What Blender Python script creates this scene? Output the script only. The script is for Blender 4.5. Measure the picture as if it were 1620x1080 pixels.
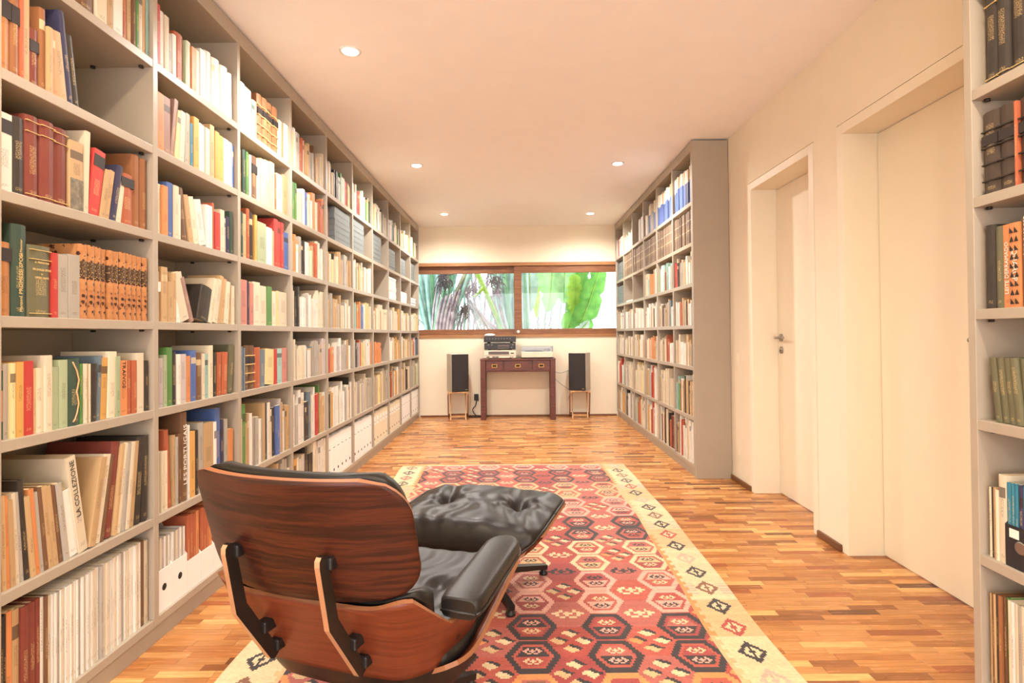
import bpy, bmesh, math, random
from mathutils import Vector, Matrix
R = math.radians
scn = bpy.context.scene
COL = scn.collection
for o in list(bpy.data.objects):
    bpy.data.objects.remove(o)

# ------------------------------------------------------------------ camera
F, CX, CY, CAM_H = 900.0, 812.06, 518.83, 1.11342
YAW, PITCH, ROLL = -0.005, 0.01132, -0.00959
cam_d = bpy.data.cameras.new('camera')
cam = bpy.data.objects.new('camera', cam_d)
COL.objects.link(cam)
m_yaw = Matrix(((math.cos(YAW), -math.sin(YAW), 0), (math.sin(YAW), math.cos(YAW), 0), (0, 0, 1)))
m_pit = Matrix(((1, 0, 0), (0, math.cos(PITCH), math.sin(PITCH)), (0, -math.sin(PITCH), math.cos(PITCH))))
m_wc = m_pit @ m_yaw
ax, ay, az = m_wc[0], m_wc[1], m_wc[2]
cr, sr = math.cos(ROLL), math.sin(ROLL)
right = ax * cr + az * sr
up = az * cr - ax * sr
back = -ay
cam.matrix_world = Matrix(((right[0], up[0], back[0], 0), (right[1], up[1], back[1], 0),
                           (right[2], up[2], back[2], CAM_H), (0, 0, 0, 1)))
cam_d.sensor_width = 36.0
cam_d.lens = F * 36.0 / 1620.0
cam_d.shift_x = (810 - CX) / 1620.0
cam_d.shift_y = (CY - 540) / 1620.0
cam_d.clip_start = 0.05
scn.camera = cam

# ------------------------------------------------------------------ world, lamps, exposure
EXPOSURE = 0.83
LAMP_COL = (1.0, 0.935, 0.86)          # the lamps in view
LAMP_COL_NEAR = (1.0, 0.83, 0.62)     # unseen lamps over and behind the camera, tinted warmer for the near end
LAMP_W = 73.0
scn.view_settings.view_transform = 'Standard'
scn.view_settings.look = 'None'
scn.view_settings.gamma = 1.0
scn.view_settings.use_curve_mapping = False
scn.view_settings.exposure = EXPOSURE
w = bpy.data.worlds.new('sky'); scn.world = w
w.use_nodes = True
bg = w.node_tree.nodes['Background']
bg.inputs[0].default_value = (0.90, 0.96, 1.0, 1)
bg.inputs[1].default_value = 5.0

def add_light(name, kind, loc, energy, color, **kw):
    d = bpy.data.lights.new(name, kind)
    d.energy = energy; d.color = color
    rot = kw.pop('rot', None)
    for k, v in kw.items():
        setattr(d, k, v)
    o = bpy.data.objects.new(name, d)
    o.location = loc
    if rot: o.rotation_euler = rot
    COL.objects.link(o)
    return o

H = 2.6
XL, XR, XN, XW, YB = -1.315, 1.36, 1.34, 1.639, 7.771
XWL = XL - 0.31            # plaster behind the left bookcase
YF = -2.2                  # end of the room behind the camera
LAMPS = [(-0.85, 2.943), (-0.855, 4.945), (0.90, 4.954), (-0.866, 6.946), (0.928, 7.0),
         (-0.85, 0.94), (0.90, 0.94), (-0.85, -1.06), (0.90, -1.06)]
for i, (x, y) in enumerate(LAMPS):
    add_light('ceiling_spot', 'SPOT', (x, y, H - 0.03), LAMP_W if y > 2 else LAMP_W * 0.58, LAMP_COL if y > 2 else LAMP_COL_NEAR, spot_size=R(168), spot_blend=0.8,
              shadow_soft_size=0.045)
# added unseen soft fill standing for daylight behind the camera; no glazing built there
add_light('rear_daylight_fill', 'AREA', (0.0, YF + 0.06, 1.25), 66, (0.84, 0.90, 1.0), shape='RECTANGLE', size=3.0, size_y=2.3, rot=(R(90), 0, 0))
# daylight entering by the garden window
pt = add_light('window_daylight_portal', 'AREA', (0.03, YB + 0.16, 1.56), 1, (1, 1, 1), shape='RECTANGLE',
               size=2.9, size_y=0.8, rot=(R(-90), 0, 0))
pt.data.cycles.is_portal = True

# ------------------------------------------------------------------ helpers
rng = random.Random(7)

def lin(c):
    return tuple((v / 12.92 if v <= 0.04045 else ((v + 0.055) / 1.055) ** 2.4) for v in (x / 255.0 for x in c))

def link(o, parent=None):
    COL.objects.link(o)
    if parent is not None: o.parent = parent
    return o

def tag(o, label=None, cat=None, group=None, kind=None):
    if label: o['label'] = label
    if cat: o['category'] = cat
    if group: o['group'] = group
    if kind: o['kind'] = kind
    return o

def empty(name, loc, rz=0.0, label=None, cat=None, group=None):
    o = bpy.data.objects.new(name, None)
    o.empty_display_size = 0.1
    o.location = loc; o.rotation_euler = (0, 0, rz)
    link(o)
    return tag(o, label, cat, group)

class MB:
    """collects polygons, then links them as one mesh object"""
    def __init__(s):
        s.v = []; s.f = []; s.mi = []; s.sm = []
    def poly(s, pts, faces, mi=0, smooth=False):
        n = len(s.v); s.v += [tuple(p) for p in pts]
        for f in faces:
            s.f.append(tuple(i + n for i in f)); s.mi.append(mi); s.sm.append(smooth)
        return s
    def box(s, a, b, mi=0):
        x0, y0, z0 = a; x1, y1, z1 = b
        if x0 > x1: x0, x1 = x1, x0
        if y0 > y1: y0, y1 = y1, y0
        if z0 > z1: z0, z1 = z1, z0
        p = [(x0, y0, z0), (x1, y0, z0), (x1, y1, z0), (x0, y1, z0), (x0, y0, z1), (x1, y0, z1), (x1, y1, z1), (x0, y1, z1)]
        return s.poly(p, [(0, 3, 2, 1), (4, 5, 6, 7), (0, 1, 5, 4), (1, 2, 6, 5), (2, 3, 7, 6), (3, 0, 4, 7)], mi)
    def bbox(s, a, b, r=0.004, mi=0):
        """box with chamfered edges"""
        lo = [min(a[i], b[i]) for i in range(3)]; hi = [max(a[i], b[i]) for i in range(3)]
        r = min(r, *[(hi[i] - lo[i]) * 0.45 for i in range(3)])
        bm = bmesh.new(); bmesh.ops.create_cube(bm, size=1)
        for vv in bm.verts:
            vv.co = [(lo[i] + hi[i]) / 2 + vv.co[i] * (hi[i] - lo[i]) for i in range(3)]
        bmesh.ops.bevel(bm, geom=bm.edges[:], offset=r, segments=2, affect='EDGES', profile=0.5)
        bm.verts.index_update()
        s.poly([v.co[:] for v in bm.verts], [[v.index for v in f.verts] for f in bm.faces], mi)
        bm.free(); return s
    def bar(s, p, q, w, h, upv=(0, 0, 1), mi=0, w2=None, h2=None):
        p = Vector(p); q = Vector(q); d = (q - p).normalized(); u = Vector(upv)
        sx = d.cross(u).normalized(); sy = sx.cross(d).normalized()
        w2 = w if w2 is None else w2; h2 = h if h2 is None else h2
        pts = []
        for c, ww, hh in ((p, w, h), (q, w2, h2)):
            for i, j in ((-1, -1), (1, -1), (1, 1), (-1, 1)):
                pts.append(c + sx * (i * ww / 2) + sy * (j * hh / 2))
        return s.poly(pts, [(0, 1, 2, 3), (7, 6, 5, 4), (0, 4, 5, 1), (1, 5, 6, 2), (2, 6, 7, 3), (3, 7, 4, 0)], mi)
    def tube(s, pts, r, n=8, mi=0, caps=True):
        pts = [Vector(p) for p in pts]; rs = r if isinstance(r, (list, tuple)) else [r] * len(pts)
        rings = []
        base = len(s.v); prev = None
        for i, p in enumerate(pts):
            d = (pts[min(i + 1, len(pts) - 1)] - pts[max(i - 1, 0)]).normalized()
            ref = Vector((0, 0, 1)) if abs(d.z) < 0.9 else Vector((1, 0, 0))
            if prev is not None: ref = prev
            a = (ref - d * ref.dot(d)).normalized(); b = d.cross(a); prev = a
            for k in range(n):
                t = 2 * math.pi * k / n
                s.v.append(tuple(p + (a * math.cos(t) + b * math.sin(t)) * rs[i]))
        for i in range(len(pts) - 1):
            for k in range(n):
                k2 = (k + 1) % n
                s.f.append((base + i * n + k, base + i * n + k2, base + (i + 1) * n + k2, base + (i + 1) * n + k)); s.mi.append(mi); s.sm.append(True)
        if caps:
            s.f.append(tuple(base + k for k in reversed(range(n)))); s.mi.append(mi); s.sm.append(False)
            e = base + (len(pts) - 1) * n
            s.f.append(tuple(e + k for k in range(n))); s.mi.append(mi); s.sm.append(False)
        return s
    def lathe(s, prof, c=(0, 0, 0), n=20, mi=0, axis='z', smooth=True):
        base = len(s.v)
        for r_, h_ in prof:
            for k in range(n):
                t = 2 * math.pi * k / n; x, y = r_ * math.cos(t), r_ * math.sin(t)
                p = (x, y, h_) if axis == 'z' else ((x, h_, y) if axis == 'y' else (h_, x, y))
                s.v.append((c[0] + p[0], c[1] + p[1], c[2] + p[2]))
        for i in range(len(prof) - 1):
            for k in range(n):
                k2 = (k + 1) % n
                s.f.append((base + i * n + k, base + i * n + k2, base + (i + 1) * n + k2, base + (i + 1) * n + k)); s.mi.append(mi); s.sm.append(smooth)
        s.f.append(tuple(base + k for k in reversed(range(n)))); s.mi.append(mi); s.sm.append(False)
        e = base + (len(prof) - 1) * n
        s.f.append(tuple(e + k for k in range(n))); s.mi.append(mi); s.sm.append(False)
        return s
    def sheet(s, P, nx, ny, thick=0.0, mi=0, mi2=None, smooth=True):
        """P(s,t) on [-1,1]^2; thick>0 gives it a second side, along -normal"""
        g = [[Vector(P(-1 + 2 * i / nx, -1 + 2 * j / ny)) for i in range(nx + 1)] for j in range(ny + 1)]
        base = len(s.v); W = nx + 1
        for row in g:
            for p in row: s.v.append(tuple(p))
        idx = lambda i, j: base + j * W + i
        for j in range(ny):
            for i in range(nx):
                s.f.append((idx(i, j), idx(i + 1, j), idx(i + 1, j + 1), idx(i, j + 1))); s.mi.append(mi); s.sm.append(smooth)
        if thick:
            b2 = len(s.v)
            for j in range(ny + 1):
                for i in range(nx + 1):
                    du = g[j][min(i + 1, nx)] - g[j][max(i - 1, 0)]
                    dv = g[min(j + 1, ny)][i] - g[max(j - 1, 0)][i]
                    n = du.cross(dv)
                    n = n.normalized() if n.length > 1e-12 else Vector((0, 0, 1))
                    s.v.append(tuple(g[j][i] - n * thick))
            id2 = lambda i, j: b2 + j * W + i
            for j in range(ny):
                for i in range(nx):
                    s.f.append((id2(i, j + 1), id2(i + 1, j + 1), id2(i + 1, j), id2(i, j))); s.mi.append(mi); s.sm.append(smooth)
            e = mi if mi2 is None else mi2
            for i in range(nx):
                s.f.append((idx(i, 0), id2(i, 0), id2(i + 1, 0), idx(i + 1, 0))); s.mi.append(e); s.sm.append(False)
                s.f.append((idx(i + 1, ny), id2(i + 1, ny), id2(i, ny), idx(i, ny))); s.mi.append(e); s.sm.append(False)
            for j in range(ny):
                s.f.append((idx(0, j + 1), id2(0, j + 1), id2(0, j), idx(0, j))); s.mi.append(e); s.sm.append(False)
                s.f.append((idx(nx, j), id2(nx, j), id2(nx, j + 1), idx(nx, j + 1))); s.mi.append(e); s.sm.append(False)
        return s
    def mesh(s, name, mats):
        me = bpy.data.meshes.new(name)
        me.from_pydata(s.v, [], s.f)
        for m in (mats if isinstance(mats, (list, tuple)) else [mats]): me.materials.append(m)
        me.polygons.foreach_set('material_index', s.mi)
        me.polygons.foreach_set('use_smooth', s.sm)
        me.update()
        return me
    def build(s, name, mats, parent=None, fix=False):
        me = s.mesh(name, mats)
        if fix:
            bm = bmesh.new(); bm.from_mesh(me); bmesh.ops.recalc_face_normals(bm, faces=bm.faces[:]); bm.to_mesh(me); bm.free()
        return link(bpy.data.objects.new(name, me), parent)

# ------------------------------------------------------------------ materials
class NT:
    def __init__(s, name):
        s.m = bpy.data.materials.new(name); s.m.use_nodes = True
        s.t = s.m.node_tree; s.n = s.t.nodes; s.b = s.n['Principled BSDF']
    def node(s, kind, **kw):
        o = s.n.new(kind)
        for k, v in kw.items(): setattr(o, k, v)
        return o
    def put(s, node, key, val):
        if isinstance(val, bpy.types.NodeSocket): s.t.links.new(val, node.inputs[key])
        else: node.inputs[key].default_value = val
    def coord(s, kind='Object'):
        return s.node('ShaderNodeTexCoord').outputs[kind]
    def mapping(s, vec, scale=(1, 1, 1), rot=(0, 0, 0)):
        o = s.node('ShaderNodeMapping'); s.put(o, 'Vector', vec)
        o.inputs['Scale'].default_value = scale; o.inputs['Rotation'].default_value = rot
        return o.outputs[0]
    def noise(s, vec, scale, detail=3, rough=0.5, out='Fac'):
        o = s.node('ShaderNodeTexNoise'); s.put(o, 'Vector', vec); s.put(o, 'Scale', scale); s.put(o, 'Detail', detail); s.put(o, 'Roughness', rough)
        return o.outputs[out]
    def ramp(s, fac, stops):
        o = s.node('ShaderNodeValToRGB'); s.put(o, 'Fac', fac)
        e = o.color_ramp.elements
        while len(e) < len(stops): e.new(0.5)
        for i, (p, c) in enumerate(stops):
            e[i].position = p; e[i].color = (*c, 1) if len(c) == 3 else c
        return o.outputs[0]
    def math(s, op, a, b=0.0, c=None):
        o = s.node('ShaderNodeMath', operation=op); s.put(o, 0, a); s.put(o, 1, b)
        if c is not None: s.put(o, 2, c)
        return o.outputs[0]
    def mix(s, fac, a, b, blend='MIX'):
        o = s.node('ShaderNodeMix', data_type='RGBA', blend_type=blend)
        s.put(o, 0, fac)
        for k, v in ((6, a), (7, b)):
            s.put(o, k, v if isinstance(v, bpy.types.NodeSocket) else (*v, 1) if len(v) == 3 else v)
        return o.outputs[2]
    def bump(s, h, strength=0.2, dist=0.01):
        o = s.node('ShaderNodeBump'); s.put(o, 'Height', h); s.put(o, 'Strength', strength); s.put(o, 'Distance', dist)
        s.put(s.b, 'Normal', o.outputs[0])
    def fin(s, color=None, rough=0.6, metal=0.0, spec=None):
        if color is not None:
            s.put(s.b, 'Base Color', color if isinstance(color, bpy.types.NodeSocket) else (*color, 1))
        s.put(s.b, 'Roughness', rough); s.put(s.b, 'Metallic', metal)
        if spec is not None: s.put(s.b, 'Specular IOR Level', spec)
        return s.m

def plain(name, rgb, rough=0.6, metal=0.0, var=0.06, scale=8.0, bump=0.0):
    n = NT(name); c = lin(rgb); v = n.noise(n.coord(), scale, 4)
    col = n.ramp(v, [(0.3, tuple(x * (1 - var) for x in c)), (0.7, tuple(min(1, x * (1 + var)) for x in c))])
    if bump: n.bump(n.noise(n.coord(), scale * 12, 3), bump, 0.002)
    return n.fin(col, rough, metal)

def wood(name, dark, mid, light, rough=0.4, stretch=(1, 12, 12), scale=3.0, bump=0.05):
    n = NT(name); v = n.mapping(n.coord(), stretch)
    a = n.noise(v, scale, 6, 0.6); b = n.noise(v, scale * 6, 3, 0.5)
    f = n.math('ADD', n.math('MULTIPLY', a, 0.7), n.math('MULTIPLY', b, 0.3))
    col = n.ramp(f, [(0.32, lin(dark)), (0.5, lin(mid)), (0.68, lin(light))])
    if bump: n.bump(b, bump, 0.002)
    return n.fin(col, rough)

M = {}
M['ceiling'] = plain('white_ceiling_paint', (250, 248, 245), 0.9, var=0.01)
M['wall'] = plain('cream_wall_paint', (240, 229, 206), 0.85, var=0.012, bump=0.02)
M['door'] = plain('cream_lacquer_door', (240, 230, 207), 0.45, var=0.01)
M['case'] = plain('taupe_laminate', (170, 158, 141), 0.45, var=0.02)
M['gap'] = plain('dark_joint', (60, 50, 42), 0.9)
M['base_wood'] = wood('brown_baseboard_wood', (88, 54, 30), (116, 74, 42), (140, 94, 56), 0.45, (12, 1, 12))
M['frame_wood'] = wood('window_timber', (104, 64, 38), (130, 82, 48), (154, 102, 62), 0.4, (1, 12, 12), 4)
M['sill_wood'] = wood('window_outer_timber', (140, 96, 58), (164, 114, 70), (180, 132, 86), 0.4, (1, 12, 12), 4)
M['brass'] = plain('aged_brass', (190, 150, 80), 0.35, 1.0)
M['steel'] = plain('satin_steel', (170, 165, 158), 0.3, 1.0)
M['black_metal'] = plain('dark_metal', (52, 46, 40), 0.38, 0.5)
M['alu'] = plain('worn_aluminium', (196, 160, 128), 0.35, 0.6)
M['plug'] = plain('black_plastic', (24, 24, 25), 0.45)
M['white_plastic'] = plain('white_plastic', (238, 234, 226), 0.4, var=0.01)

n = NT('lamp_glow'); n.b.inputs['Emission Color'].default_value = (1, 0.93, 0.82, 1); n.b.inputs['Emission Strength'].default_value = 14
M['glow'] = n.fin((1, 1, 1), 0.5)

# ---- attribute driven materials (colour is stored on the piece itself)
def attr_col(n):
    o = n.node('ShaderNodeAttribute'); o.attribute_name = 'Col'
    return o.outputs['Color'], o.outputs['Alpha']

n = NT('book_cover_cloth_and_paper')
col, seed = attr_col(n)
uv = n.node('ShaderNodeUVMap'); uv.uv_map = 'UVMap'
uvm = n.node('ShaderNodeUVMap'); uvm.uv_map = 'Metric'
sep = n.node('ShaderNodeSeparateXYZ'); n.put(sep, 0, uv.outputs[0])
U, V = sep.outputs[0], sep.outputs[1]
onspine = n.math('GREATER_THAN', U, -0.5)
inu = n.math('LESS_THAN', n.math('ABSOLUTE', n.math('SUBTRACT', U, 0.5)), 0.24)
# printed title: broken glyph-like dashes inside a zone that differs from book to book
s2 = n.math('FRACT', n.math('MULTIPLY', seed, 7.31)); s3 = n.math('FRACT', n.math('MULTIPLY', seed, 23.7)); s4 = n.math('FRACT', n.math('MULTIPLY', seed, 51.9))
lo = n.math('ADD', 0.28, n.math('MULTIPLY', s2, 0.25)); hi = n.math('ADD', lo, n.math('ADD', 0.15, n.math('MULTIPLY', s3, 0.25)))
inv = n.math('MULTIPLY', n.math('GREATER_THAN', V, lo), n.math('LESS_THAN', V, hi))
mp = n.mapping(uvm.outputs[0], (260, 620, 1))
gl = n.math('GREATER_THAN', n.noise(mp, 1.0, 2, 0.6), 0.53)
foot = n.math('MULTIPLY', n.math('GREATER_THAN', V, 0.06), n.math('LESS_THAN', V, 0.10))
zone = n.math('MAXIMUM', n.math('MULTIPLY', inv, n.math('GREATER_THAN', s4, 0.25)), foot)
txt = n.math('MULTIPLY', n.math('MULTIPLY', onspine, inu), n.math('MULTIPLY', zone, gl))
bw = n.node('ShaderNodeRGBToBW'); n.put(bw, 0, col)
ink = n.mix(n.math('GREATER_THAN', bw.outputs[0], 0.22), lin((214, 186, 128)), lin((62, 48, 40)))
wear = n.noise(n.coord(), 22, 5, 0.6)
cv = n.mix(n.math('MULTIPLY', wear, 0.16), col, n.mix(0.5, col, lin((196, 168, 122))))
# some spines carry a title band
band = n.math('MULTIPLY', n.math('MULTIPLY', n.math('GREATER_THAN', V, 0.74), n.math('LESS_THAN', V, 0.86)), n.math('MULTIPLY', onspine, n.math('GREATER_THAN', s2, 0.86)))
cv = n.mix(n.math('MULTIPLY', band, 0.75), cv, n.mix(n.math('GREATER_THAN', s3, 0.5), lin((52, 38, 32)), lin((214, 196, 156))))
cv = n.mix(n.math('MULTIPLY', txt, 0.55), cv, ink)
M['book'] = n.fin(cv, 0.55)

n = NT('book_pages')
v = n.mapping(n.coord(), (1, 900, 1))
M['pages'] = n.fin(n.ramp(n.noise(v, 1.0, 2), [(0.3, lin((190, 164, 118))), (0.7, lin((232, 214, 176)))]), 0.85)

n = NT('leaf_pattern_binding')
v = n.mapping(n.coord(), (1, 1, 1))
vo = n.node('ShaderNodeTexVoronoi'); vo.feature = 'F1'; n.put(vo, 'Vector', v); n.put(vo, 'Scale', 58)
d = n.math('ADD', vo.outputs['Distance'], n.math('MULTIPLY', n.noise(v, 190, 2), 0.55))
leafy = n.math('LESS_THAN', d, 0.60)
ps = n.node('ShaderNodeSeparateXYZ'); n.put(ps, 0, n.coord())
zz = ps.outputs[2]
lab = n.math('MULTIPLY', n.math('GREATER_THAN', zz, 0.128), n.math('LESS_THAN', zz, 0.178))
base = n.ramp(n.noise(v, 30, 4), [(0.3, lin((166, 106, 62))), (0.7, lin((198, 142, 92)))])
c = n.mix(leafy, base, lin((58, 30, 20)))
c = n.mix(lab, c, lin((70, 48, 36)))
g = n.math('MULTIPLY', lab, n.math('GREATER_THAN', n.noise(n.mapping(n.coord(), (1, 260, 330)), 1.0, 2), 0.6))
c = n.mix(g, c, lin((206, 172, 104)))
M['leafbook'] = n.fin(c, 0.5)

n = NT('parquet_strip')
col, seed = attr_col(n)
v = n.mapping(n.coord(), (6, 90, 6))
o = n.node('ShaderNodeVectorMath', operation='ADD'); n.put(o, 0, v)
cmb = n.node('ShaderNodeCombineXYZ'); n.put(cmb, 0, n.math('MULTIPLY', seed, 91.0)); n.put(cmb, 1, n.math('MULTIPLY', seed, 57.0)); n.put(o, 1, cmb.outputs[0])
gr = n.noise(o.outputs[0], 1.0, 5, 0.6)
M['plank'] = n.fin(n.mix(1.0, col, n.ramp(gr, [(0.3, (0.70, 0.66, 0.62)), (0.7, (1.12, 1.12, 1.12))]), 'MULTIPLY'), n.math('ADD', 0.20, n.math('MULTIPLY', gr, 0.12)))

n = NT('kilim_wool')
col, seed = attr_col(n)
fz = n.noise(n.mapping(n.coord(), (60, 420, 1)), 1.0, 3)
cl = n.mix(1.0, col, n.ramp(fz, [(0.3, (0.80, 0.80, 0.80)), (0.7, (1.12, 1.12, 1.12))]), 'MULTIPLY')
n.bump(fz, 0.5, 0.002)
n.put(n.b, 'Sheen Weight', 0.25); n.put(n.b, 'Sheen Roughness', 0.4)
M['rug'] = n.fin(cl, 0.85)

# ------------------------------------------------------------------ the room
def struct(name, mb, mat, fix=False):
    return tag(mb.build(name, mat, fix=fix), kind='structure')

floor = struct('floor', MB().box((XWL - 0.1, YF, -0.06), (1.95, YB + 0.1, -0.004)), M['gap'])
struct('ceiling', MB().box((XWL - 0.1, YF, H), (1.95, YB + 0.1, H + 0.1)), M['ceiling'])
struct('wall_left', MB().box((XWL - 0.1, YF, 0), (XWL, YB, H)), M['wall'])
struct('wall_front', MB().box((XWL, YF - 0.1, 0), (1.86, YF, H)), M['wall'])
WZ0, WZ1 = 1.074, 2.10
struct('wall_back', MB().box((XWL - 0.1, YB, 0), (1.95, YB + 0.16, WZ0)).box((XWL - 0.1, YB, WZ1), (1.95, YB + 0.16, H))
       .box((XWL - 0.1, YB, WZ0), (-1.60, YB + 0.16, WZ1)).box((1.63, YB, WZ0), (1.95, YB + 0.16, WZ1)), M['wall'])
DOORS = [(3.17, 3.95), (2.05, 2.84)]
CAS, GAPW, DX = 0.05, 0.004, 1.812
wr = MB()
e = CAS + GAPW
for y0, y1 in ((YF, DOORS[1][0] - e), (DOORS[1][1] + e, DOORS[0][0] - e), (DOORS[0][1] + e, YB)):
    wr.box((XW, y0, 0), (1.86, y1, H))
for y0, y1 in DOORS: wr.box((XW, y0 - e, 2.10 + e), (1.86, y1 + e, H))
struct('wall_right', wr, M['wall'])
for k, (y0, y1) in enumerate(DOORS):
    t = MB()
    t.bbox((XW - 0.003, y0 - CAS, 0), (DX + 0.045, y0, 2.10 + CAS), 0.002)
    t.bbox((XW - 0.003, y1, 0), (DX + 0.045, y1 + CAS, 2.10 + CAS), 0.002)
    t.bbox((XW - 0.003, y0, 2.10), (DX + 0.045, y1, 2.10 + CAS), 0.002)
    struct('trim_%d' % (k + 1), t, M['door'])
    dr = struct('door_%d' % (k + 1), MB().bbox((DX, y0 + 0.003, 0.006), (DX + 0.04, y1 - 0.003, 2.097), 0.002), M['door'])
    yh = y1 - 0.055 if k == 0 else y0 + 0.055      # the nearer door is hung the other way
    hs_ = 1 if k == 0 else -1
    hd = MB().lathe([(0.026, DX), (0.026, DX - 0.008), (0.011, DX - 0.009), (0.010, DX - 0.045)], (0, yh, 1.075), 18, axis='x')
    hd.tube([(DX - 0.042, yh, 1.075), (DX - 0.048, yh - 0.015 * hs_, 1.075), (DX - 0.048, yh - 0.12 * hs_, 1.075)], 0.010, 10)
    hd.build('door_handle', M['steel'], dr)
    ks = MB().lathe([(0.024, DX), (0.024, DX - 0.008), (0.006, DX - 0.0085)], (0, yh, 0.99), 18, axis='x')
    kk = ks.build('lock_plate', M['steel'], dr)
    MB().box((DX - 0.0105, yh - 0.003, 0.978), (DX - 0.0084, yh + 0.003, 0.992)).build('keyhole', M['plug'], kk)
struct('baseboard_right', MB().bbox((XW - 0.016, DOORS[0][1] + e, 0), (XW, 4.352, 0.036), 0.004)
       .bbox((XW - 0.016, DOORS[1][1] + e, 0), (XW, DOORS[0][0] - e, 0.036), 0.004), M['base_wood'])
struct('baseboard_back', MB().bbox((XL, YB - 0.012, 0), (XR, YB, 0.022), 0.003), M['base_wood'])

# wall plates beside the right bookcase
for nm, z0, z1, lab in (('light_switch', 0.86, 0.975, 'upper cream switch plate on the wall beside the far door'),
                        ('wall_socket', 0.165, 0.28, 'lower cream socket plate near the floor beside the far door')):
    t = tag(empty(nm, (XW, 4.235, (z0 + z1) / 2)), lab, 'wall plate')
    hz = (z1 - z0) / 2
    MB().bbox((-0.007, -0.04, -hz), (0, 0.04, hz), 0.003).build('plate', M['door'], t)
    for q in ((-1, 0, 1) if nm == 'light_switch' else (0,)):
        MB().bbox((-0.011, -0.018, q * 0.03 - 0.012), (-0.006, 0.018, q * 0.03 + 0.012), 0.002).build('rocker', M['door'], t)

# ------------------------------------------------------------------ parquet
PC = [(206, 148, 88), (190, 130, 74), (176, 114, 62), (148, 92, 50), (112, 68, 38), (224, 174, 108), (164, 94, 54), (198, 138, 82)]
PW = [5, 6, 5, 2.6, 0.9, 2.5, 1.2, 5]
def col_attr(me, cols):
    a = me.color_attributes.new('Col', 'FLOAT_COLOR', 'CORNER')
    a.data.foreach_set('color', [x for c in cols for x in c])
planks = []
prng = random.Random(3)
y = YF
while y < YB:
    wd = prng.choice((0.0365, 0.0385, 0.0385, 0.040))
    x = XWL - prng.random() * 0.2
    while x < 1.86:
        ln = prng.choice((0.15, 0.17, 0.19, 0.19, 0.21, 0.23, 0.26))
        c = lin(prng.choices(PC, PW)[0]); j = 0.9 + prng.random() * 0.2
        planks.append((max(x, XWL), y, min(x + ln, 1.86), min(y + wd, YB), (c[0] * j, c[1] * j, c[2] * j, prng.random())))
        x += ln
    y += wd
def seen_plank(p):
    xm, ym = (p[0] + p[2]) / 2, (p[1] + p[3]) / 2
    if ym < 1.88 or ym > 4.6: return False
    if -1.0 < xm < 0.94 and ym < 4.87: return False
    if xm < -1.30 or xm > 1.80: return False
    if xm > XW and not any(a < ym < b for a, b in DOORS): return False
    if xm > 1.30 and ym < 1.72: return False
    f = F / ym
    return -790 < xm * f < 790 and CAM_H * f < 545
vis = sorted([p for p in planks if seen_plank(p)], key=lambda p: p[1])[:300]
vset = set(id(p) for p in vis)
def plank_geo(mb, p):
    g = 0.0005
    x0, y0, x1, y1 = p[0] + g, p[1] + g, p[2] - g, p[3] - g
    c = 0.0007
    mb.poly([(x0, y0, -.004), (x1, y0, -.004), (x1, y1, -.004), (x0, y1, -.004), (x0, y0, -c), (x1, y0, -c), (x1, y1, -c), (x0, y1, -c),
             (x0 + c, y0 + c, 0), (x1 - c, y0 + c, 0), (x1 - c, y1 - c, 0), (x0 + c, y1 - c, 0)],
            [(0, 1, 5, 4), (1, 2, 6, 5), (2, 3, 7, 6), (3, 0, 4, 7), (4, 5, 9, 8), (5, 6, 10, 9), (6, 7, 11, 10), (7, 4, 8, 11), (8, 9, 10, 11)])
    return 36
field = MB(); fc = []
for p in planks:
    if id(p) in vset:
        b = MB(); k = plank_geo(b, p); me = b.mesh('plank', M['plank']); col_attr(me, [p[4]] * k)
        link(bpy.data.objects.new('plank', me), floor)
    elif p[3] > 1.2 or True:
        fc += [p[4]] * plank_geo(field, p)
fo = field.build('plank_field', M['plank'], floor); col_attr(fo.data, fc); fo['kind'] = 'stuff'

# ------------------------------------------------------------------ window and garden
win = tag(empty('window_1', (0, YB, WZ0)), kind='structure')
def wbox(name, a, b, mat, parent=win, r=0.004):
    return MB().bbox((a[0], a[1] , a[2] - WZ0), (b[0], b[1], b[2] - WZ0), r).build(name, mat, parent)
wbox('head_rail', (-1.60, -0.012, 2.052), (1.63, 0.13, 2.10), M['sill_wood'])
wbox('bottom_rail', (-1.60, -0.012, 1.074), (1.63, 0.13, 1.112), M['sill_wood'])
wbox('frame_post', (-1.60, 0.0, 1.112), (-1.56, 0.13, 2.052), M['frame_wood'])
wbox('frame_post', (1.59, 0.0, 1.112), (1.63, 0.13, 2.052), M['frame_wood'])
n = NT('window_glass'); gl_ = n.node('ShaderNodeBsdfGlossy'); gl_.inputs['Roughness'].default_value = 0.02
tr = n.node('ShaderNodeBsdfTransparent'); fr = n.node('ShaderNodeFresnel'); fr.inputs['IOR'].default_value = 1.45
mx = n.node('ShaderNodeMixShader'); n.put(mx, 0, fr.outputs[0]); n.put(mx, 1, tr.outputs[0]); n.put(mx, 2, gl_.outputs[0])
n.t.links.new(mx.outputs[0], n.n['Material Output'].inputs['Surface']); n.n.remove(n.b)
M['glass'] = n.m
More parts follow.
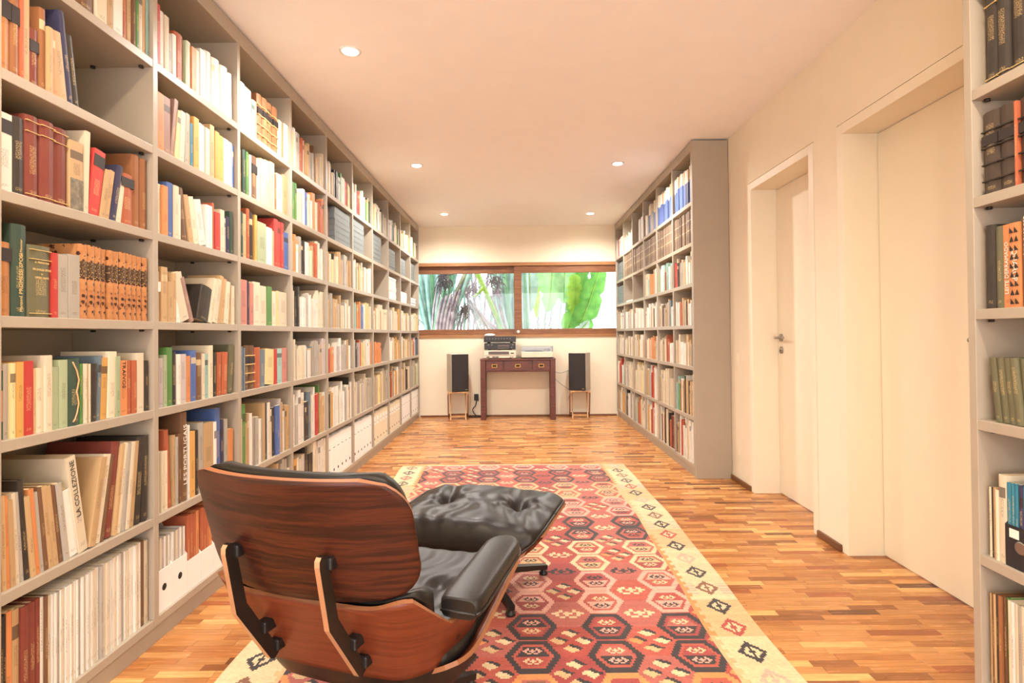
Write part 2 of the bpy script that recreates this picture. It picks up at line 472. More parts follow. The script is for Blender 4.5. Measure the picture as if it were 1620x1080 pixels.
def sash(x0, x1, y0, y1, zt):
    mb = MB(); zb = 1.112
    mb.bbox((x0, y0, zb - WZ0), (x1, y1, 1.190 - WZ0), 0.003).bbox((x0, y0, 1.957 - WZ0), (x1, y1, zt - WZ0), 0.003)
    mb.bbox((x0, y0, 1.190 - WZ0), (x0 + 0.10, y1, 1.957 - WZ0), 0.003).bbox((x1 - 0.10, y0, 1.190 - WZ0), (x1, y1, 1.957 - WZ0), 0.003)
    s = mb.build('sash', M['frame_wood'], win)
    MB().box((x0 + 0.10, (y0 + y1) / 2 - 0.002, 1.190 - WZ0), (x1 - 0.10, (y0 + y1) / 2 + 0.002, 1.957 - WZ0)).build('pane', M['glass'], s)
    return s
sash(-1.56, 0.075, 0.062, 0.10, 2.052)
s2_ = sash(-0.02, 1.59, 0.012, 0.05, 2.052)
MB().lathe([(0.022, 0.012), (0.022, 0.004), (0.012, 0.0), (0.012, -0.006)], (0.03, 0, 1.15 - WZ0), 16, axis='y').build('window_lock', M['white_plastic'], s2_)
struct('ground', MB().box((-9, YB + 0.16, -0.5), (9, 24, -0.4)), plain('garden_paving', (200, 196, 184), 0.9))

# ------------------------------------------------------------------ bookcases
ZB = [2.13, 1.814, 1.50, 1.174, .853, .463, .097]
BT = 0.030
FAS = 2.516
def bookcase(name, label, X, sx, posts, depth, first_end=True, last_end=True, pins=()):
    root = tag(empty(name, (X, posts[0], 0)), label, 'bookcase')
    y0 = posts[0]
    pt_ = 0.027
    back = -sx * (depth - 0.008)
    for i, yp in enumerate(posts):
        a = yp - pt_ / 2 - y0; b = yp + pt_ / 2 - y0
        MB().bbox((0, a, 0.067), (back, b, FAS), 0.0015).build('upright', M['case'], root)
    L0, L1 = posts[0] - y0 - pt_ / 2, posts[-1] - y0 + pt_ / 2
    MB().box((back, L0, 0.0), (-sx * depth, L1, 2.58)).build('back_panel', M['case'], root)
    MB().bbox((-sx * 0.012, L0, 0.0), (back, L1, 0.0665), 0.002).build('plinth', M['case'], root)
    MB().bbox((0, L0, FAS), (back, L1, 2.588), 0.002).build('fascia', M['case'], root)
    for i in range(len(posts) - 1):
        a = posts[i] + pt_ / 2 - y0; b = posts[i + 1] - pt_ / 2 - y0
        for r, z in enumerate(ZB):
            sh = MB().bbox((-sx * 0.001, a, z - BT), (back, b, z), 0.0015).build('shelf', M['case'], root)
            if i in pins and r < 6:
                yy = b - 0.014
                for dd in (0.035, 0.21):
                    MB().lathe([(0.008, z - BT), (0.008, z - BT - 0.007), (0.005, z - BT - 0.008)], (-sx * dd, yy, 0), 10).build('shelf_pin', M['black_metal'], sh)
    return root
LP = [1.434, 2.071, 2.700, 3.331, 3.960, 4.592, 5.232, 5.875, 6.492, 7.100, 7.690]
RP = [4.386, 4.924, 5.485, 6.054, 6.619, 7.168, 7.730]
NP = [1.680, 1.052]
cl = bookcase('bookcase', 'long taupe bookcase covering the whole left wall from floor to ceiling', XL, 1, LP, 0.305, pins=(0, 1))
crt = bookcase('bookcase', 'shorter taupe bookcase at the far right beside the window', XR, -1, RP, 0.275)
MB().bbox((0, -0.032, 0), (0.275, -0.0145, 2.588), 0.002).build('end_panel', M['case'], crt)
cn = bookcase('bookcase', 'nearest taupe bookcase cut off by the right edge of the photo', XN, -1, [1.052, 1.680], 0.295, pins=(0,))

# ------------------------------------------------------------------ books
PAL = {'w': (226, 222, 213), 'c': (216, 203, 178), 'y': (220, 204, 152), 't': (188, 156, 114), 'o': (208, 134, 82), 'r': (184, 48, 46),
       'R': (172, 88, 58), 'm': (116, 46, 40), 'n': (104, 72, 50), 'k': (34, 32, 34), 'g': (78, 132, 66), 'G': (34, 66, 58), 'b': (66, 100, 164),
       'B': (36, 42, 80), 'u': (98, 118, 132), 's': (158, 172, 138), 'e': (170, 164, 154), 'p': (188, 122, 112), 'l': (184, 174, 172),
       'a': (146, 188, 180), 'd': (204, 156, 82), 'T': (28, 126, 154), 'v': (96, 96, 72), 'x': (190, 128, 70), 'z': (152, 118, 108),
       'h': (184, 122, 68), 'q': (144, 92, 56), 'K': (56, 44, 38)}
CN = {'w': 'white', 'c': 'cream', 'y': 'pale yellow', 't': 'tan', 'o': 'orange', 'r': 'red', 'R': 'rust red', 'm': 'maroon', 'n': 'brown',
      'k': 'black', 'g': 'green', 'G': 'dark green', 'b': 'blue', 'B': 'navy blue', 'u': 'blue grey', 's': 'pale green', 'e': 'grey', 'p': 'dusty pink',
      'l': 'lilac grey', 'a': 'pale aqua', 'd': 'golden', 'T': 'teal', 'v': 'olive', 'x': 'leaf patterned', 'z': 'mauve', 'h': 'tan leather',
      'q': 'brown leather', 'K': 'dark leather'}
LINC = {k: lin(v) for k, v in PAL.items()}
PAGE = lin((222, 202, 160))

class BK:
    """mesh with stored colour and two UV maps per corner"""
    def __init__(s): s.v = []; s.f = []; s.c = []; s.uv = []; s.um = []; s.mi = []
    def face(s, pts, col, uv=None, um=None, mi=0, flip=False):
        n = len(s.v); s.v += [tuple(p) for p in pts]; k = len(pts)
        ix = list(range(n, n + k)); uv = uv or [(-1, -1)] * k; um = um or [(0, 0)] * k
        if flip: ix.reverse(); uv = uv[::-1]; um = um[::-1]
        s.f.append(ix); s.c += [col] * k; s.uv += uv; s.um += um; s.mi.append(mi)
    def box(s, a, b, col, flip=False, mi=0, spine=None, top=None, seed=0):
        """spine=(th,h): the x=b face carries the printed spine"""
        x0, y0, z0 = a; x1, y1, z1 = b
        if x0 > x1: x0, x1 = x1, x0
        P = [(x0, y0, z0), (x1, y0, z0), (x1, y1, z0), (x0, y1, z0), (x0, y0, z1), (x1, y0, z1), (x1, y1, z1), (x0, y1, z1)]
        for q, nm in (((0, 3, 2, 1), 'b'), ((4, 5, 6, 7), 't'), ((0, 1, 5, 4), ''), ((1, 2, 6, 5), 'x1'), ((2, 3, 7, 6), ''), ((3, 0, 4, 7), 'x0')):
            c = top if (nm == 't' and top) else col
            uv = um = None
            if spine and nm == spine[2]:
                uv = [((P[i][1] - y0) / spine[0], (P[i][2] - z0) / spine[1]) for i in q]
                um = [(P[i][1] + seed * 3, P[i][2] + seed * 5) for i in q]
            s.face([P[i] for i in q], c, uv, um, mi)
    def mesh(s, name, mats):
        me = bpy.data.meshes.new(name); me.from_pydata(s.v, [], s.f)
        for m in mats: me.materials.append(m)
        a = me.color_attributes.new('Col', 'FLOAT_COLOR', 'CORNER'); a.data.foreach_set('color', [x for c in s.c for x in c])
        for nm, dat in (('UVMap', s.uv), ('Metric', s.um)):
            l = me.uv_layers.new(name=nm); l.data.foreach_set('uv', [x for c in dat for x in c])
        me.polygons.foreach_set('material_index', s.mi)
        me.update(); return me

def cover_mesh(th, h, d, hard, col, sx, seed, bulge=None, mat=None):
    b = BK(); t = min(0.0028 if hard else 0.0012, th * 0.3)
    bul = (min(0.16 * th, 0.007) if hard else 0.0012) if bulge is None else bulge
    nseg = 4 if th > 0.012 else 2
    O = [(-d, 0.0), (-0.004 - bul, 0.0)]; I = [(-d, t), (-0.004 - bul, t)]
    for k in range(nseg + 1):
        a = k / nseg
        xx = -bul + bul * math.sin(math.pi * a) - 0.0 * a
        yy = th * (0.02 + 0.96 * a)
        O.append((xx, yy)); I.append((xx - t - 0.002, min(max(yy, t), th - t)))
    O += [(-0.004 - bul, th), (-d, th)]; I += [(-0.004 - bul, th - t), (-d, th - t)]
    O = [(x * sx, y) for x, y in O]; I = [(x * sx, y) for x, y in I]
    c4 = (*col, seed)
    fl = sx < 0
    for i in range(len(O) - 1):
        p, q = O[i], O[i + 1]; uv = um = None
        if 2 <= i < 2 + nseg:
            uv = [(p[1] / th, 0), (q[1] / th, 0), (q[1] / th, 1), (p[1] / th, 1)]
            um = [(p[1] + seed * 3, seed * 5), (q[1] + seed * 3, seed * 5), (q[1] + seed * 3, h + seed * 5), (p[1] + seed * 3, h + seed * 5)]
        b.face([(*p, 0), (*q, 0), (*q, h), (*p, h)], c4, uv, um, flip=fl)
        r, s_ = I[i], I[i + 1]
        b.face([(*s_, 0), (*r, 0), (*r, h), (*s_, h)], c4, flip=fl)
        b.face([(*p, h), (*q, h), (*s_, h), (*r, h)], c4, flip=fl)
        b.face([(*q, 0), (*p, 0), (*r, 0), (*s_, 0)], c4, flip=fl)
    for e in (0, -1):
        p, r = O[e], I[e]
        b.face([(*p, 0), (*p, h), (*r, h), (*r, 0)], c4, flip=(e == 0) == fl)
    return b.mesh('book', [mat or M['book']])

def text_mesh(body, size):
    cu = bpy.data.curves.new('title', 'FONT'); cu.body = body; cu.size = size; cu.align_x = 'CENTER'; cu.align_y = 'CENTER'
    cu.extrude = 0.0002; cu.resolution_u = 2
    o = bpy.data.objects.new('title', cu); COL.objects.link(o)
    dg = bpy.context.evaluated_depsgraph_get(); dg.update()
    me = bpy.data.meshes.new_from_object(o.evaluated_get(dg))
    bpy.data.objects.remove(o); return me

def spine_text(body, size, parent, y, z, sx, way, mat, name='title_text'):
    """way: 'up' bottom-to-top, 'down' top-to-bottom, 'flat' level"""
    me = text_mesh(body, size); me.materials.clear(); me.materials.append(mat)
    if way == 'up': cx_, cy_ = Vector((0, 0, 1)), Vector((0, -sx, 0))
    elif way == 'down': cx_, cy_ = Vector((0, 0, -1)), Vector((0, sx, 0))
    else: cx_, cy_ = Vector((0, sx, 0)), Vector((0, 0, 1))
    cz_ = cx_.cross(cy_)
    me.transform(Matrix(((cx_[0], cy_[0], cz_[0], sx * 0.0008), (cx_[1], cy_[1], cz_[1], y), (cx_[2], cy_[2], cz_[2], z), (0, 0, 0, 1))))
    return link(bpy.data.objects.new(name, me), parent)

M['bow'] = plain('tan_printed_bow', (214, 168, 120), 0.6)
M['picture_band'] = plain('grey_printed_picture', (120, 112, 96), 0.6, var=.4, scale=60)
M['gilt'] = plain('gilt_lettering', (226, 196, 128), 0.45)
M['ink'] = plain('dark_lettering', (40, 32, 28), 0.6)
M['white_ink'] = plain('white_lettering', (240, 234, 222), 0.6)
M['dark_label'] = plain('dark_title_label', (44, 36, 34), 0.6)
M['green_label'] = plain('dark_green_label', (40, 74, 58), 0.6)
M['orange_ink'] = plain('orange_lettering', (206, 120, 60), 0.6)

TITLES = {('L13', 1): [('I PROMESSI SPOSI', .0155, 'up', .112, 'gilt'), ('Manzoni', .0125, 'up', .034, 'gilt'), ('Le Monnier', .0105, 'up', .184, 'gilt')],
          ('L13', 2): [('A. MANZONI', .008, 'flat', .152, 'gilt'), ('PROMESSI SPOSI', .0085, 'flat', .132, 'gilt'), ('ED', .006, 'flat', .120, 'gilt'), ('OPERE VARIE', .008, 'flat', .110, 'gilt')],
          ('L25', 9): [('LES PORTUGAIS', .034, 'up', .185, 'white_ink')],
          ('L15', 16): [('LA COLLEZIONE', .024, 'up', .20, 'ink')],
          ('L14', 21): [('TRAIVOS', .023, 'down', .137, 'ink')],
          ('N13', 2): [('LEITE DERRAMADO', .0165, 'up', .110, 'white_ink')],
          ('N13', 3): [('QUARUP', .022, 'down', .115, 'white_ink')],
          ('N13', 4): [('LÚCIO CARDOSO', .0142, 'up', .185, 'white_ink')]}
ORD = ('first second third fourth fifth sixth seventh eighth ninth tenth eleventh twelfth thirteenth fourteenth fifteenth sixteenth '
       'seventeenth eighteenth nineteenth twentieth').split()
def ordinal(i):
    tens = ['', '', 'twenty', 'thirty', 'forty', 'fifty', 'sixty']
    if i < 20: return ORD[i]
    t, u = divmod(i + 1, 10)
    return (tens[t][:-1] + 'ieth') if u == 0 else tens[t] + '-' + ORD[u - 1]
ROWN = ['top', 'second', 'third', 'fourth', 'fifth', 'sixth', 'bottom']
BAYN = {'L1': 'first bay of left bookcase', 'L2': 'second bay of left bookcase', 'L3': 'third bay of left bookcase', 'N1': 'nearest right bookcase'}
CAL = lambda c: (*c, 0.5)

def place_book(key, i, y, th, h, c, lean, kind, X, sx, zb, d, total):
    bay, r = key[:2], int(key[2])
    mag = kind == 'M'
    seed = rng.random() if not mag else 0.03 + rng.random() * 0.08
    hard = c in 'mGvhqKBkRn' or kind in ('g', 'l', 'b', 'x')
    j = 0.9 + rng.random() * 0.2
    col = tuple(min(1, x * j) for x in LINC[c])
    g = 0.0006
    tt = max(th - 2 * g, 0.004)
    bul = min(0.012, th * 0.2) if kind == 'r' else None
    if kind in ('L', 'x') or (key, i) in TITLES or (key, i) == ('L14', 11): seed = 0.015    # no other print on it
    me = cover_mesh(tt, h, d, hard, col, sx, seed, bul, M['leafbook'] if kind == 'x' else None)
    o = bpy.data.objects.new('magazine' if mag else 'book', me); link(o)
    ov = 0.003 if hard else 0.0006
    t = 0.0029 if hard else 0.0013
    t = min(t, tt * 0.3)
    pg = MB().box((-sx * (d - ov), t, ov), (-sx * (t + 0.010), tt - t, h - ov))
    pg.build('page_block', M['pages'], o)
    ph = 0.0
    if lean: ph = math.asin(max(-0.6, min(0.6, lean / h)))
    off = 0.010 + (rng.random() * 0.008)
    lift = 0.0
    if key == 'N15' and c in 'TB': off = 0.017; lift = 0.0025      # these stand in the black holder
    xs = X - sx * off
    zb = zb + lift
    if ph > 0: o.location = (xs, y + g + tt, zb)
    else: o.location = (xs, y + g, zb)
    if ph > 0:
        me.transform(Matrix.Translation((0, -tt, 0)))
        o.children[0].data.transform(Matrix.Translation((0, -tt, 0)))
    o.rotation_euler = (-ph, 0, 0)
    dy = -tt if ph > 0 else 0
    e = 0.0003
    def strip(z0, z1, mat, name, out=0.0005):
        MB().box((-sx * 0.006, dy + tt * 0.02, z0), (sx * out, dy + tt * 0.98, z1)).build(name, mat, o)
    if kind == 'L': strip(h * 0.74, h * 0.92, M['dark_label'], 'title_label')
    if kind == 'l': strip(h * 0.60, h * 0.80, M['dark_label'] if c != 't' else M['white_ink'], 'title_label')
    if kind == 'P': strip(h * 0.70, h * 0.985, M['green_label'], 'title_band'); strip(h * 0.015, h * 0.26, M['green_label'], 'title_band')
    if kind == 'g':
        for q in (0.05, 0.80, 0.93): strip(h * q, h * q + 0.0016, M['gilt'], 'gilt_line')
    if kind == 'b':
        for q in (0.16, 0.36, 0.56, 0.76):
            strip(h * q, h * q + 0.004, M['gilt'] if c in 'qn' else M['black_metal'], 'raised_band', 0.0022)
        strip(h * 0.60, h * 0.72, M['dark_label'], 'title_label')
    if kind == 'Q':
        for q in range(9):
            z0 = h * (0.04 + q * 0.105); mb = MB()
            for s_ in (0.06, 0.52):
                mb.poly([(sx * 0.0014, dy + tt * s_, z0), (sx * 0.0014, dy + tt * (s_ + 0.42), z0), (sx * 0.0014, dy + tt * (s_ + (0.21 if q % 2 else 0.40)), z0 + h * 0.07)], [(0, 1, 2) if sx > 0 else (0, 2, 1)])
            mb.build('printed_pattern', M['ink'], o)
    if (key, i) == ('L12', 5): strip(h * 0.01, h * 0.46, M['picture_band'], 'printed_picture')
    if (key, i) == ('L14', 11):        # the bow printed down this spine
        P_ = [(.30, .06), (.42, .09), (.62, .20), (.74, .32), (.66, .43), (.56, .50), (.66, .57), (.76, .68), (.58, .82), (.36, .91), (.26, .95)]
        MB().tube([(sx * .0004, dy + tt * a, h * b) for a, b in P_], .0022, 6).build('printed_bow', M['bow'], o)
    for body, size, way, z, mt in TITLES.get((key, i), []):
        spine_text(body, size, o, dy + tt / 2, z, sx, way, M[mt])
    noun = 'magazine' if mag else ('hardback book' if hard else 'paperback book')
    st = 'leaning ' if abs(ph) > R(4) else ''
    nm = CN[c]
    tag(o, '%s%s %s, %s from left, %s shelf, %s' % (st, nm, noun, ordinal(i), ROWN[r], BAYN[bay]), 'magazine' if mag else 'book',
        '%ss on the %s shelf, %s' % ('magazine' if mag else 'book', ROWN[r], BAYN[bay]))
    return o

BOOKS = """
L10 1.689|25 235 n 0,79 235 n 0,48 235 c 0,29 235 t 0,46 235 w 0,32 235 R 0,20 235 t 0,17 235 n 0,17 235 g 0,21 235 c 0,18 235 t 0,22 235 a 0
L11 1.450|39 235 h 0 l,27 235 q 0 l,14 235 R 0,22 235 t 0,32 162 m 0 l,22 235 q 0,18 192 t 0,28 188 o -18,31 196 t -26,22 266 B -36,25 209 k -30
L12 1.450|47 206 w 0 L,42 210 k 0,46 230 m 0 g,49 232 m 0 g,54 231 m 0 g,53 211 t 0,21 259 c 10,49 216 r 32 L,23 164 t 28,23 169 t 29,27 195 B 38,25 160 c 24,66 177 R 0 L,39 259 q 0,35 255 q 0
L13 1.450|48 194 h 0 L,49 248 G 0,73 200 v 0 g,22 187 r 0,39 186 e 0,44 192 e 0,34 230 x 0 x,32 231 x 0 x,28 230 x 0 x,29 228 x 0 x,21 228 x 0 x,30 227 x 0 x,34 230 x 0 x,29 230 x 0 x,30 228 x 0 x,27 227 x 0 x,28 226 x 0 x
L14 1.445|8 184 o 0 P,13 183 o 0 P,16 196 e 0,18 198 y 0,23 200 d 0,33 201 r 0,9 179 t 0,29 180 c 0,25 214 c 0,27 180 s 0,31 199 s 0,49 201 G 0,13 184 g 0,12 183 c 0,9 183 t 0,8 182 c 0,24 182 k 3,19 205 u 14,28 198 d 8,35 217 c 9,23 201 s 0,39 185 o 0,26 184 R 0,23 183 R 0,38 208 c 0,23 180 k 0
L15 1.445|16 257 t -5,15 246 t -7,11 244 o -9,17 229 t -11,14 244 c -13,12 244 e -18,18 274 k -22,16 225 t -22,15 242 o -23,15 229 e -23,15 237 n -24,18 238 t -27,18 234 t -29,19 231 n -30,19 233 e -31,37 205 w -32,36 301 c -51,27 273 t 53,27 277 c 52,17 273 n 50,38 308 m 46,18 296 t 41,21 297 c 39,19 291 e 37,19 294 c 35,23 292 t 32,40 303 k 23,31 301 k 10
L16 1.445|9 302 k 0 M,9 304 k 0 M,8 306 k 0 M,23 306 o 0,22 302 t 0,27 300 m 0,23 299 m 0,15 299 m 0,13 296 w 0,13 294 n 0,11 289 c 0 M,8 289 w 0 M,9 289 w 0 M,9 289 e 0 M,9 289 w 0 M,9 289 c 0 M,9 290 w 0 M,9 290 w 0 M,9 290 w 0 M,9 290 c 0 M,9 291 w 0 M,9 291 w 0 M,10 291 e 0 M,10 291 w 0 M,10 292 c 0 M,10 292 w 0 M,10 292 w 0 M,10 292 w 0 M,10 293 c 0 M,10 293 w 0 M,10 293 w 0 M,11 293 e 0 M,11 294 w 0 M,11 294 c 0 M,11 294 w 0 M,11 294 w 0 M,11 295 w 0 M,11 295 c 0 M,11 295 w 0 M,12 296 w 0 M,12 296 e 0 M,12 296 w 0 M,12 296 c 0 M,12 297 w 0 M,12 297 w 0 M,12 297 w 0 M,13 298 c 0 M,12 298 w 0 M,21 299 n 0 M,21 293 c 0 M
L20 2.098|27 235 r 0,23 220 w 0,28 216 c 0,24 161 e 0,23 171 w 0,58 195 R 0,18 187 s 0,27 196 c 0,35 186 o 0,31 192 c 0,45 211 w 0,57 228 w 0 r,71 226 w 0 r,69 225 w 0 r,51 223 w 0 r
L21 2.097|46 219 o 0,44 221 z 0,25 240 z 33,25 201 y 25,35 205 c 17,27 209 e 13,18 208 t 0,21 181 T 0,40 216 d 0,24 205 w 0,30 207 w 0,36 205 c 0,37 232 t 0,38 217 d 0,39 211 d 0,46 211 w 0,33 210 w 0,27 205 b 0
L22 2.095|34 190 c 0,35 190 o 0,39 212 b 0,31 209 c 0,17 180 w 0,62 208 n -35,30 193 t -41,36 193 c -42,54 190 w -44,51 186 w 0,19 205 R 0,46 170 r 0,39 191 c 0,20 160 e 0,32 171 B 0,30 201 G 0
L23 2.094|34 187 t 0 l,39 208 t 0,28 156 t 0,25 191 t 0,32 186 w 0,64 194 c -57,28 188 z -69,33,85 152 k 40,26 203 c 47,32 200 c 42,33 218 t 38,28 207 t 33,34 195 c 23,35 184 t 12,27 181 c 0
L24 2.093|15 184 t 0,29 185 l 0,20 196 s 0,34 224 g 0,33 206 k 0,21 196 w 0,44 195 l 0,27 186 o 0,37 208 b 0,48 196 n 0,22 192 c 0,30 191 a 0,31 226 c 0,8,37 195 k 0,39 193 R 5,51 192 R 11,47 223 v 24
L25 2.091|15 226 c 0 M,15 226 c 0 M,15 225 c 0 M,16 224 c 0 M,16 223 c 0 M,28 301 R -20,16 273 t 0,17 263 e 0,21 272 n 0,42 354 n 0,16 297 w 0,39 267 d 0,26 266 k 0,34 293 e 0,81 284 t 0,21 279 w 0,43 336 b 0,39 274 B 0,29 277 e 0,47 225 o 0
L30 2.739|45 226 w 0,78 225 w 0,32 190 a 0,36 198 p 0,59 251 q 0 b,62 253 q 0 b,65 255 q 0 b,67 257 q 0 b,48 211 c 17,31 208 o 0,64 215 w 0
L31 2.736|32 213 n 0,33 221 G 0,27 221 g 0,27 214 c 0,64 222 n 14 l,37 224 c 0,61 236 y 0,55 247 y 0,57 254 y 0,42 205 R 0,79 219 c 0,73 233 t 0
L32 2.734|39 222 G 0,33 220 t 0,34 253 R 0,49 243 k 0,29 238 d 0,105 212 s 0,71 202 w 0,25 194 t 0,50 267 r 0,43 263 r 0,40 264 r 0,69 216 b 0
L33 2.731|78 220 p 0,20 216 B 0,41 209 p 0,79 221 c 0,83 208 c 0,60 211 g 0,62 188 c 0,38 196 y 0,112 194 c 0
L34 2.728|32 215 u 0,20 208 u 0,47 220 n 0 b,62 219 n 0 b,65 208 R 0,53 193 u 0,111 191 y 16,33 193 r 0,69 195 a 0,67 197 p 0
N11 1.637|42 280 k 0 g,41 280 k 0 g,53 272 k 0 g,47 248 k 0 g,48 235 k 0 g
N12 1.653|57 238 K -2 b,55 237 K 0 b,10 230 R 0,60 233 K 0 b,59 224 K 0 b
N13 1.647|34 239 k 0,25 230 v 0,26 230 o 0,33 230 o 0 Q,39 236 n 0,41 226 R 0
N14 1.624|23 181 v -19,25 182 v -19,22 182 v -18,25 183 v -18,26 182 v -17,27 182 v -17
N15 1.653|9 199 c 0,7 201 k 0 M,11 202 t 0,11 198 c 0,23 245 c 0,14 225 T 0,11 226 T 0,11 226 T 0,15 226 B 0,22 227 T 0,22 231 T 0
N16 1.657|9 260 t 0 M,9 262 n 0 M,9 264 t 0 M,6 267 k 0 M,13 268 q 0,12 270 n 0,8 272 g 0 M,10 269 c 0 M,10 270 w 0 M,12 270 c 0 M,12 270 e 0 M,11 273 c 0 M,15 276 c 0 M,18 279 w 0 M
"""
for line in BOOKS.strip().split('\n'):
    head, ents = line.split('|'); key, y0 = head.split(); y = float(y0)
    X, sx = (XL, 1) if key[0] == 'L' else (XN, -1)
    row = int(key[2]); dr_ = random.Random(key)
    i = 0
    es = ents.split(',')
    post = {'L1': LP[0], 'L2': LP[1], 'L3': LP[2], 'N1': 0}[key[:2]] + 0.0145
    y = max(y, post) if sx > 0 else min(y, NP[0] - 0.0145)
    lim = ({'L1': LP[1], 'L2': LP[2], 'L3': LP[3], 'N1': 9}[key[:2]] - 0.015)
    for q in es:
        p = q.split(); th = int(p[0]) / 1000.0
        if len(p) == 1: y += th * sx; continue
        h = int(p[1]) / 1000.0; ln = int(p[3]) / 1000.0; kd = p[4] if len(p) > 4 else ''
        if sx > 0: th = min(th, lim - y)
        if th < 0.004: continue
        d = min(0.235, max(0.13, h * 0.72)) * (0.95 + dr_.random() * 0.1)
        if sx > 0:
            place_book(key, i, y, th, h, p[2], ln, kd, X, sx, ZB[row], d, len(es)); y += th
        else:
            y -= th
            place_book(key, i, y, th, h, p[2], -ln, kd, X, sx, ZB[row], d, len(es))
        i += 1

# ---- the further bays: colours read left to right in the photo, one string a shelf
FARL = {4: ["yyweRrtteennt-c", "ggcewbwtooRRRRo", "toeekwccaaRRccc", "eekwwwwcwwcccc", "tccccwwueeeell", "ceetwkucwwrgww", "cdwlkkcwww"],
        5: ["tttekkwgwrrt", "RRRR", "oteykcctueett", "tttttttccecww", "rrowlweewww", "akdwwwwwwkt", ""],
        6: ["wcrecaagGG", "", "wesyctyyww", "caoebwyycc", "aeklRyywwo", "cceeeeeeee", ""],
        7: ["ytckwkee", "", "", "ccccrccc", "oooo---", "eeeytcee", ""],
        8: ["lleakcyge", "", "", "wwccccd", "cwctdd", "kRtkdkt", ""],
        9: ["tttoyccd", "", "", "ccwceyc", "yycydtc", "tttnkc", ""],
        10: ["wwgwcn", "", "", "wwcyy", "tyrluB", "eeagws", ""]}
FARR = {1: ["1111111111111", "222222222222222", "rckneectcwnc", "wwwwRkttkwwe", "ctccwwteeee", "agRtkntkctw", "nkwrRwctcwwc"],
        2: ["1111111111111", "222222222222222", "swwatRnawwae", "wenekeuwww", "cceecRRRwww", "cecctwceecct", "wncRkwekRmmw"],
        3: ["kwce11ee11", "22222222222222", "cccaoottt---"[:9], "cwwwcnwwn", "mwcoooooo", "eecekrRcewct", "cdwywRrwmwwo"],
        4: ["----kwceww", "22222222222", "", "ewwcwwcww", "ccwcwwcc", "cceyceyycc", "eaRoRcwc"],
        5: ["ywkcawccw", "2222222222", "", "wweewywwe", "cyceecct", "weuaektt", "nkwwewk"],
        6: ["erwcce", "", "", "eeewee", "eewewe", "wrrkwa", "tcctdt"]}
far = BK(); frng = random.Random(11)
ROWH = [.205, .205, .205, .205, .205, .27, .285]
def far_cell(X, sx, ya, yb, r, txt):
    if not txt: return
    items = []
    k0 = (yb - ya) / max(1, len(txt)) / 0.0265
    for ch in txt:
        if ch == '-': items.append((ch, 1.0)); continue
        if ch in '12': items.append((ch, 0.8)); continue
        kk = max(1, int(k0 * frng.uniform(.6, 1.35) + .5))
        if r == 1 and txt == 'RRRR': kk = 1
        for q in range(kk):
            c2 = ch if frng.random() < .68 else frng.choice('cwtcewtc' if ch in 'cwtye' else 'cwt' + ch + ch)
            items.append((c2, frng.uniform(.45, 1.25) / max(1.0, k0)))
    avail = yb - ya - 0.012
    tot = sum(w_ for _, w_ in items); sc = avail / tot
    if r == 1 and txt == 'RRRR': sc = 0.05
    y = ya + 0.004 if sx > 0 else yb - 0.004
    zb = ZB[r]; ceil = (FAS if r == 0 else ZB[r - 1] - BT) - zb - 0.008
    base = ROWH[r]; lastc = None; hh = base
    for ch, w_ in items:
        th = w_ * sc
        if ch != '-':
            same = ch == lastc and frng.random() < 0.6
            if not same: hh = base * frng.choice((.84, .9, .95, 1, 1, 1.05, 1.12, 1.2))
            if ch == '1': hh = 0.285 + frng.uniform(-.012, .012)
            if ch == '2': hh = 0.262
            h = min(hh * frng.uniform(.985, 1.015), ceil)
            d = min(0.23, h * frng.uniform(.6, .75)); off = 0.008 + frng.random() * 0.012
            y0, y1 = (y + .0006, y + th - .0006) if sx > 0 else (y - th + .0006, y - .0006)
            c = LINC['v' if ch in '12' else ch]; j = frng.uniform(.88, 1.1); sd = frng.random()
            c4 = (c[0] * j, c[1] * j, c[2] * j, sd)
            x1 = X - sx * off; x0 = x1 - sx * d
            nm = 'x1' if sx > 0 else 'x0'
            if ch == '1':
                cb = lin((76, 104, 168)) if frng.random() < .85 else lin((40, 50, 90)); zs = zb + h * frng.choice((.60, .63, .66))
                far.box((x0, y0, zb), (x1, y1, zs), (*cb, sd)); far.box((x0, y0, zs), (x1, y1, zb + h), (*LINC[frng.choice('cwct')], sd), top=(*PAGE, sd), spine=(y1 - y0, h, nm), seed=sd)
            else:
                if ch == '2': c4 = (*[q * j for q in lin(frng.choice(((112, 92, 76), (98, 80, 68), (124, 102, 84))))], 0.015)
                hard_top = (*PAGE, sd)
                far.box((x0, y0, zb), (x1, y1, zb + h), c4, top=hard_top, spine=(y1 - y0, h, nm), seed=sd)
                if ch == '2':
                    for q in (.40, .70):
                        far.box((x1 - sx * .004, y0 + .001, zb + h * q), (x1 + sx * .0006, y1 - .001, zb + h * q + .005), (*lin((206, 192, 168)), .015))
            lastc = ch
        y += th * sx
for b_, rows in FARL.items():
    for r, s_ in enumerate(rows): far_cell(XL, 1, LP[b_ - 1] + .0145, LP[b_] - .0145, r, s_)
for r, s_ in ((5, "cgtweeetkRtkbblwnt"), (6, "tttnttcteew")):
    far_cell(XL, 1, LP[2] + .0145, LP[3] - .0145, r, s_)
for b_, rows in FARR.items():
    for r, s_ in enumerate(rows): far_cell(XR, -1, RP[b_ - 1] + .0145, RP[b_] - .0145, r, s_)
fb = link(bpy.data.objects.new('books', far.mesh('books', [M['book']])))
tag(fb, 'mass of smaller, more distant books filling the further bays of both long bookcases', 'books', kind='stuff')

